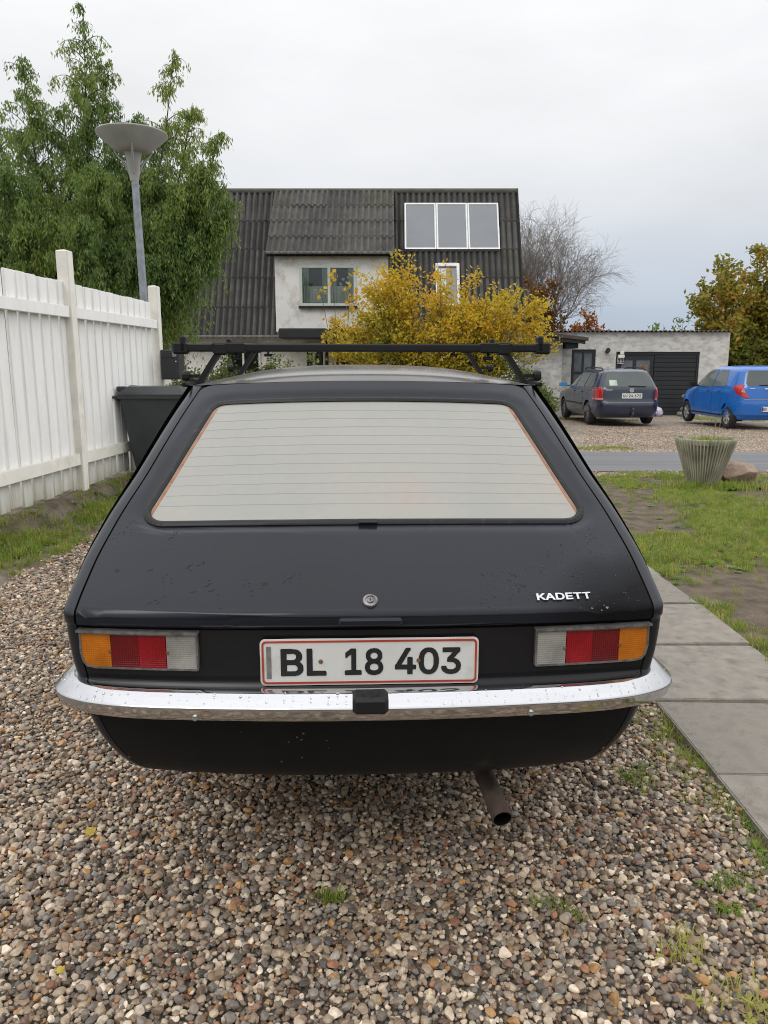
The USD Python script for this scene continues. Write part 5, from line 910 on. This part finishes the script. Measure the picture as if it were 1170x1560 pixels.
# ------------------------------------------------------------------ trees and shrubs
def leaves(c, d, L, w, r, up=None):
    """one small folded leaf (two triangles) at each point c, pointing along d"""
    n = len(c); d = d / (np.linalg.norm(d, axis=1, keepdims=True) + 1e-9); a = r.normal(size=(n, 3)); s = np.cross(d, a); s /= np.linalg.norm(s, axis=1, keepdims=True) + 1e-9
    L = np.broadcast_to(L, (n,))[:, None]; w = np.broadcast_to(w, (n,))[:, None]; nn = np.cross(d, s)
    V = np.stack([c, c + d * L * .45 + s * w / 2 + nn * w * .12, c + d * L, c + d * L * .45 - s * w / 2 + nn * w * .12], 1).reshape(-1, 3); o = np.arange(n)[:, None] * 4
    return V, np.concatenate([o + [[0, 1, 2]], o + [[0, 2, 3]]], 1).reshape(-1, 3)
def crown(name, c, d, L, w, tn, mt, parent, seed, **kw):
    r = np.random.default_rng(seed); V, F = leaves(c, d, L, w, r); p = obj(name, trimesh.Trimesh(V, F, process=False), mt, parent, **kw); tone(p, np.repeat(np.clip(tn, 0, 1), 4)); return p
def bez(a, b, c, n=8):
    t = np.linspace(0, 1, n)[:, None]; return (1 - t) ** 2 * a + 2 * t * (1 - t) * b + t ** 2 * c
M['bark'] = pm('dark_bark', (.075, .06, .048), .9, var=.4, vscale=9, bump=.01, bscale=30); M['birch_bark'] = pm('birch_bark', (.30, .28, .25), .8, var=.3, vscale=6, dirt=(.03, .026, .022), dirt_at=(.52, .6), dscale=9)
M['twig'] = pm('grey_twig', (.17, .145, .125), .9, var=.3)
M['birch_leaf'] = leaf_mat('birch_leaf', [(0, (.06, .118, .026)), (.4, (.145, .225, .048)), (.8, (.25, .30, .06)), (1, (.42, .39, .09))])
M['gold_leaf'] = leaf_mat('golden_leaf', [(0, (.08, .11, .014)), (.25, (.26, .24, .022)), (.5, (.54, .40, .03)), (.8, (.64, .38, .025)), (1, (.58, .18, .02))])
M['maple_leaf'] = leaf_mat('turning_maple_leaf', [(0, (.06, .09, .014)), (.4, (.16, .165, .024)), (.75, (.33, .25, .03)), (1, (.45, .18, .035))])
M['rust_leaf'] = leaf_mat('rusty_leaf', [(0, (.10, .05, .015)), (.5, (.30, .11, .025)), (1, (.48, .18, .03))])
M['hedge_leaf'] = leaf_mat('hedge_leaf', [(0, (.05, .085, .018)), (.5, (.15, .19, .04)), (1, (.36, .34, .12))])
# weeping birch: several leaders, drooping strands of small leaves
def weeping_tree(name, label, at, leaders, seed, dens, mt, skirt):
    r = np.random.default_rng(seed); t = thing(name, label, 'tree', at); tw_, C, D, TN = [], [], [], []
    tw_.append(tube([(0, 0, -.2), (.05, .1, 1.2), (0, 0, 2.4)], [.17, .13, .11], 10))
    for (tx, ty, tz, wd, weight) in leaders:
        axis = bez(np.array([0, 0, 1.6]), np.array([tx * .75, ty * .6, 2.9]), np.array([tx, ty, tz]), 14); tw_.append(tube(axis, np.linspace(.05, .004, 14), 6))
        nb = int(weight * 96)
        for k in range(nb):
            f = r.uniform(.10, .995) ** 1.1; i = f * 13; b0 = np.array([np.interp(i, range(14), axis[:, q]) for q in range(3)])
            reach = 1.5 * wd * (1 - f) ** .66 * r.uniform(.35, 1.1) + .09; a = r.uniform(0, 6.283); dv = np.array([math.cos(a), math.sin(a) * .8, 0])
            b1 = b0 + dv * reach * .5 + [0, 0, reach * r.uniform(.45, .75)]; b2 = b0 + dv * reach + [0, 0, reach * r.uniform(-.05, .5)]; br = bez(b0, b1, b2, 7); tw_.append(tube(br, np.linspace(.011, .003, 7), 3, caps=False))
            ns = int(4 + reach * 9)
            for s in range(ns):
                g = r.uniform(.0, 1.0); p0 = np.array([np.interp(g * 6, range(7), br[:, q]) for q in range(3)]); ln = r.uniform(.2, .75) * (.22 + 1.05 * (1 - f)) * skirt; a2 = r.uniform(0, 6.283); out = np.array([math.cos(a2), math.sin(a2), 0]) * ln * r.uniform(.15, .5) + dv * ln * .12
                st_ = bez(p0, p0 + out * .7 + [0, 0, ln * .1], p0 + out + [0, 0, -ln], 5)
                if s % 3 == 0: tw_.append(tube(st_, .0028, 3, caps=False))
                m = int(dens * (5 + ln * 24)); q = r.uniform(0, 4, m); c = np.stack([np.interp(q, range(5), st_[:, z]) for z in range(3)], 1) + r.normal(0, .035, (m, 3))
                C.append(c); D.append(np.stack([r.normal(0, .45, m), r.normal(0, .45, m), -np.abs(r.normal(1.1, .35, m))], 1)); base = meshkit.noise(c[:1] * .9, 3)[0]
                TN.append(np.clip(.16 + .55 * base + r.normal(0, .15, m) + .12 * (c[:, 2] < 2.2), 0, 1))
    obj('trunk', cat_(tw_), M['bark'], t, smooth=60); C, D, TN = np.concatenate(C), np.concatenate(D), np.concatenate(TN); n = len(C)
    crown('crown', C, D, r.uniform(.055, .115, n), r.uniform(.017, .031, n), TN, mt, t, seed + 1); return n
bx0, by0 = -6.0, 15.5
print('birch leaves', weeping_tree('weeping_birch', 'tall weeping birch with drooping green foliage behind the white fence', (bx0, by0, 0), [(-.60, -.2, 6.95, 1.2, 1.4), (-1.5, .4, 6.2, 1.4, 1.3), (.50, 0, 7.85, 1.35, 1.8), (.75, .3, 7.0, 1.2, 1.1), (2.1, .1, 7.15, 1.0, 1.2), (2.45, -.1, 6.15, 1.1, 1.3), (2.6, -.5, 5.0, 1.0, 1.3), (-2.6, .3, 5.9, 1.4, 1.2), (.9, -1.0, 4.8, 1.5, 1.5), (-.8, -1.0, 4.9, 1.6, 1.3), (-.1, .3, 6.3, 1.5, 1.4), (1.35, .2, 6.1, 1.3, 1.4), (2.95, -.2, 5.6, .95, 1.5), (3.15, -.3, 4.4, .75, 1.2), (-2.0, -.4, 4.8, 1.4, 1.3), (2.75, -.2, 3.6, .85, 1.1), (1.9, -.7, 3.3, 1.0, 1.0)], 5, 1.35, M['birch_leaf'], 1.0))

def bushy(name, label, cat, at, stems, seed, nb, leaf_n, L, w, mt, tone_fn, spread=.35, bark='bark', stem_r=.02, group=None, trunk_part='trunk', sub=5, up=.35, jitter=.05):
    """stems: (dx, dy, height); twigs leave each stem and carry the leaves"""
    r = np.random.default_rng(seed); t = thing(name, label, cat, at, group=group); tw_, C, D = [], [], []
    for (tx, ty, tz) in stems:
        ax = bez(np.array([tx * .12, ty * .12, -.05]), np.array([tx * .45, ty * .45, tz * .6]), np.array([tx, ty, tz]), 10); tw_.append(tube(ax, np.linspace(stem_r, .004, 10), 5, caps=False))
        for k in range(nb):
            f = r.uniform(.12, 1.0); b0 = np.array([np.interp(f * 9, range(10), ax[:, q]) for q in range(3)]); ln = spread * r.uniform(.4, 1.2) * (1.25 - .75 * f); a = r.uniform(0, 6.283)
            dv = np.array([math.cos(a), math.sin(a), r.normal(up, .35)]) * ln; br = bez(b0, b0 + dv * .5 + [0, 0, .06], b0 + dv, 4)
            if k % 2 == 0: tw_.append(tube(br, [.006, .005, .004, .003], 3, caps=False))
            for s in range(sub):
                g = r.uniform(.2, 1.05); p0 = b0 + dv * g; m = leaf_n; C.append(p0 + r.normal(0, jitter + .12 * ln, (m, 3))); D.append(r.normal(0, 1, (m, 3)) + [0, 0, .1] + dv / (ln + 1e-6) * .6)
    C, D = np.concatenate(C), np.concatenate(D); k = C[:, 2] > .02; C, D = C[k], D[k]; n = len(C)
    obj(trunk_part, cat_(tw_), M[bark], t, smooth=60); W3 = C + np.array(at)
    crown('crown' if cat == 'tree' else 'foliage', C, D, r.uniform(.7, 1.2, n) * L, r.uniform(.7, 1.2, n) * w, tone_fn(C, W3, r), mt, t, seed + 3); return n
# big golden shrub in front of the house
r = np.random.default_rng(12); st_ = []
for k in range(74):
    x = r.uniform(-2.95, 3.2); top = np.interp(x, [-2.75, -1.9, -.9, .2, 1.2, 2.2, 3.2], [2.2, 3.5, 3.95, 3.6, 3.35, 3.1, 2.2]) * r.uniform(.72, 1.03); st_.append((x, r.uniform(-.9, .9), top))
st_ += [(-1.15, -.3, 4.15), (-1.0, 0, 4.1), (-1.75, -.2, 3.75), (1.9, 0, 3.35), (-.1, 0, 4.0), (-1.45, .1, 3.95), (.9, 0, 3.75)]
def gold_tone(C, W3, r): return np.clip(.12 + .46 * np.clip(C[:, 2] / 3.6, 0, 1) + .6 * (meshkit.fbm(W3 * .9, 3, 9) - .5) + r.normal(0, .13, len(C)), 0, 1)
print('gold', bushy('golden_shrub', 'large golden yellow shrub in front of the house', 'shrub', (1.40, 19.6, -.17), st_, 21, 24, 4, .115, .052, M['gold_leaf'], gold_tone, .50, stem_r=.018, trunk_part='stems'))
print('maple sprig', bushy('young_maple', 'slender young maple with orange leaves in front of the dormer window', 'tree', (-1.05, 19.9, -.17), [(-.25, 0, 3.70), (-.55, -.1, 3.45), (.2, 0, 3.4)], 22, 7, 3, .14, .11, M['gold_leaf'], lambda C, W3, r: np.clip(.75 + r.normal(0, .2, len(C)), 0, 1), .35, stem_r=.014, sub=2))
print('low', bushy('low_shrub', 'low green and yellow shrub between golden shrub and dark estate car', 'shrub', (3.72, 18.9, -.16), [(x, r.uniform(-.4, .4), (1.75 - .9 * (x + .7)) * r.uniform(.6, 1)) for x in r.uniform(-.75, .45, 20)], 23, 22, 4, .085, .04, M['hedge_leaf'], lambda C, W3, r: np.clip(.22 + .4 * C[:, 2] / 1.8 * r.random(len(C)) + r.normal(0, .15, len(C)), 0, 1), .32, stem_r=.012, trunk_part='stems'))
print('hedge', bushy('garden_shrub', 'loose pale green shrub in front of the house behind the letter box', 'shrub', (-3.75, 17.5, -.12), [(r.uniform(-1.3, 1.5), r.uniform(-.5, .5), r.uniform(.9, 1.75)) for _ in range(34)], 24, 20, 4, .09, .042, M['hedge_leaf'], lambda C, W3, r: np.clip(.35 + .9 * (meshkit.fbm(W3 * 1.3, 3, 4) - .5) + r.normal(0, .22, len(C)), 0, 1), .32, stem_r=.010, trunk_part='stems'))
print('twiggy', bushy('rose_bush', 'thin rose bush with pale leaves in front of the porch window', 'shrub', (-1.75, 18.3, -.14), [(r.uniform(-.7, .6), r.uniform(-.3, .3), r.uniform(1.1, 1.9)) for _ in range(10)], 25, 9, 3, .085, .045, M['hedge_leaf'], lambda C, W3, r: np.clip(.5 + r.normal(0, .25, len(C)), 0, 1), .3, stem_r=.009, trunk_part='stems'))
# maple behind the garage's right end
r = np.random.default_rng(14)
sm = [(r.uniform(-3.4, 4.5), r.uniform(-1.6, 1.6), z) for z in np.linspace(2.4, 5.6, 46)]; sm = [(x * np.interp(z, [2.4, 4.2, 5.8], [1.0, .85, .5]), y, z) for x, y, z in sm] + [(-.3, 0, 6.2), (.4, 0, 6.0), (-1.3, 0, 5.5), (1.2, 0, 6.3), (-2.6, 0, 4.4)]
print('maple', bushy('maple_tree', 'broad maple with green and yellow leaves behind the blue compact car', 'tree', (15.2, 32.0, -.26), sm, 26, 24, 5, .20, .13, M['maple_leaf'], lambda C, W3, r: np.clip(.55 + .9 * (meshkit.fbm(W3 * .55, 3, 5) - .5) + r.normal(0, .17, len(C)), 0, 1), .85, stem_r=.05, up=.15, jitter=.07))
print('rust', bushy('rust_tree', 'small rusty orange beech behind the garage roof and bare tree', 'tree', (8.35, 31.0, -.26), [(r.uniform(-1.1, 1.0), r.uniform(-.6, .6), r.uniform(2.4, 3.75)) for _ in range(20)], 27, 18, 5, .15, .09, M['rust_leaf'], lambda C, W3, r: np.clip(.5 + r.normal(0, .22, len(C)), 0, 1), .5, stem_r=.03))
print('rust2', bushy('brown_tree', 'brownish tree behind the right end of the house and the bare tree', 'tree', (6.1, 30.5, -.26), [(r.uniform(-1.0, .9), r.uniform(-.6, .6), r.uniform(3.0, 5.2)) for _ in range(18)], 28, 18, 4, .13, .08, M['rust_leaf'], lambda C, W3, r: np.clip(.10 + r.normal(0, .15, len(C)), 0, 1), .5, stem_r=.035))
print('apple', bushy('small_tree', 'small sparse green tree just above the garage roof', 'tree', (12.4, 33.0, -.26), [(r.uniform(-1.9, 1.2), r.uniform(-.5, .5), r.uniform(2.5, 3.5)) for _ in range(14)], 29, 10, 4, .15, .08, M['birch_leaf'], lambda C, W3, r: np.clip(.35 + r.normal(0, .2, len(C)), 0, 1), .5, stem_r=.04))
# bare birch between house and garage
def bare_tree(name, label, at, H, seed):
    r = np.random.default_rng(seed); t = thing(name, label, 'tree', at); limb, tw = [], []
    def grow(p, d, L, rad, depth):
        n = 5; pts_ = [p]
        for k in range(n):
            d = d + r.normal(0, .09, 3) + np.array([0, 0, .06 if depth < 3 else -.02]); d /= np.linalg.norm(d); pts_.append(pts_[-1] + d * L / n)
        (limb if depth < 2 else tw).append(tube(pts_, np.linspace(rad, rad * .55, n + 1), 6 if depth < 2 else 3, caps=False))
        if depth >= 5: return
        for k in range([7, 6, 6, 5, 1][depth]):
            f = r.uniform(.42, 1.0); b = np.array([np.interp(f * n, range(n + 1), np.array(pts_)[:, q]) for q in range(3)]); a = r.normal(size=3); a -= d * (a @ d); a /= np.linalg.norm(a); nd = d * r.uniform(.6, .95) + a * r.uniform(.4, .72); grow(b, nd / np.linalg.norm(nd), L * r.uniform(.5, .72), max(.004, rad * .5 * (1.15 - .4 * f)), depth + 1)
    for (dx, dz) in ((-.30, 1), (.02, 1), (.24, 1), (-.12, 1.0)): d = np.array([dx, r.normal(0, .15), dz]); grow(np.array([0, 0, .9]), d / np.linalg.norm(d), H * .52, .075, 0)
    limb.append(tube([(0, 0, -.2), (0, 0, 1.0)], [.16, .12], 8)); obj('trunk', cat_(limb), M['twig'], t, smooth=60); obj('twigs', cat_(tw), M['twig'], t); return len(tw)
print('bare twigs', bare_tree('bare_birch', 'leafless tree with fine grey twigs between the house and garage', (6.7, 34.5, -.26), 6.8, 4))
# dark hedge that closes the view behind the birch
print('back', bushy('dark_hedge', 'dense dark green hedge behind the birch and fence', 'hedge', (-8.6, 18.6, -.1), [(r.uniform(-5.0, 4.6), r.uniform(-.6, .6), r.uniform(1.6, 2.7)) for _ in range(60)], 30, 14, 4, .12, .06, M['birch_leaf'], lambda C, W3, r: np.clip(.12 + r.normal(0, .12, len(C)), 0, 1), .5, stem_r=.02, trunk_part='stems'))
# clipped hedge added out of view to darken reflections in the car's lower panels
r = np.random.default_rng(61); n = 26000; face = r.random(n) < .75
hx, hz = r.uniform(-13, 13, n), r.uniform(0, 2.9, n); hy = np.where(face, r.uniform(-.12, .12, n), r.uniform(-1.0, .1, n)); hz = np.where(face, hz, 2.9 + r.normal(0, .08, n))
hb = thing('clipped_hedge', 'unseen clipped hedge behind the camera, added to darken reflections in the black hatchback', 'hedge', (0, -7.0, -.03))
obj('stems', cat_([tube([(x, -.5, 0), (x + .1, -.5, 1.3), (x - .05, -.45, 2.6)], [.04, .03, .015], 5) for x in np.arange(-12.8, 13, .8)] + [bb((-13, -.9, .05), (13, -.15, 2.8))]), M['bark'], hb)
crown('foliage', np.stack([hx, hy, hz], 1), r.normal(0, 1, (n, 3)), r.uniform(.09, .15, n), r.uniform(.05, .08, n), np.clip(.1 + r.normal(0, .15, n), 0, 1), M['birch_leaf'], hb, 62)
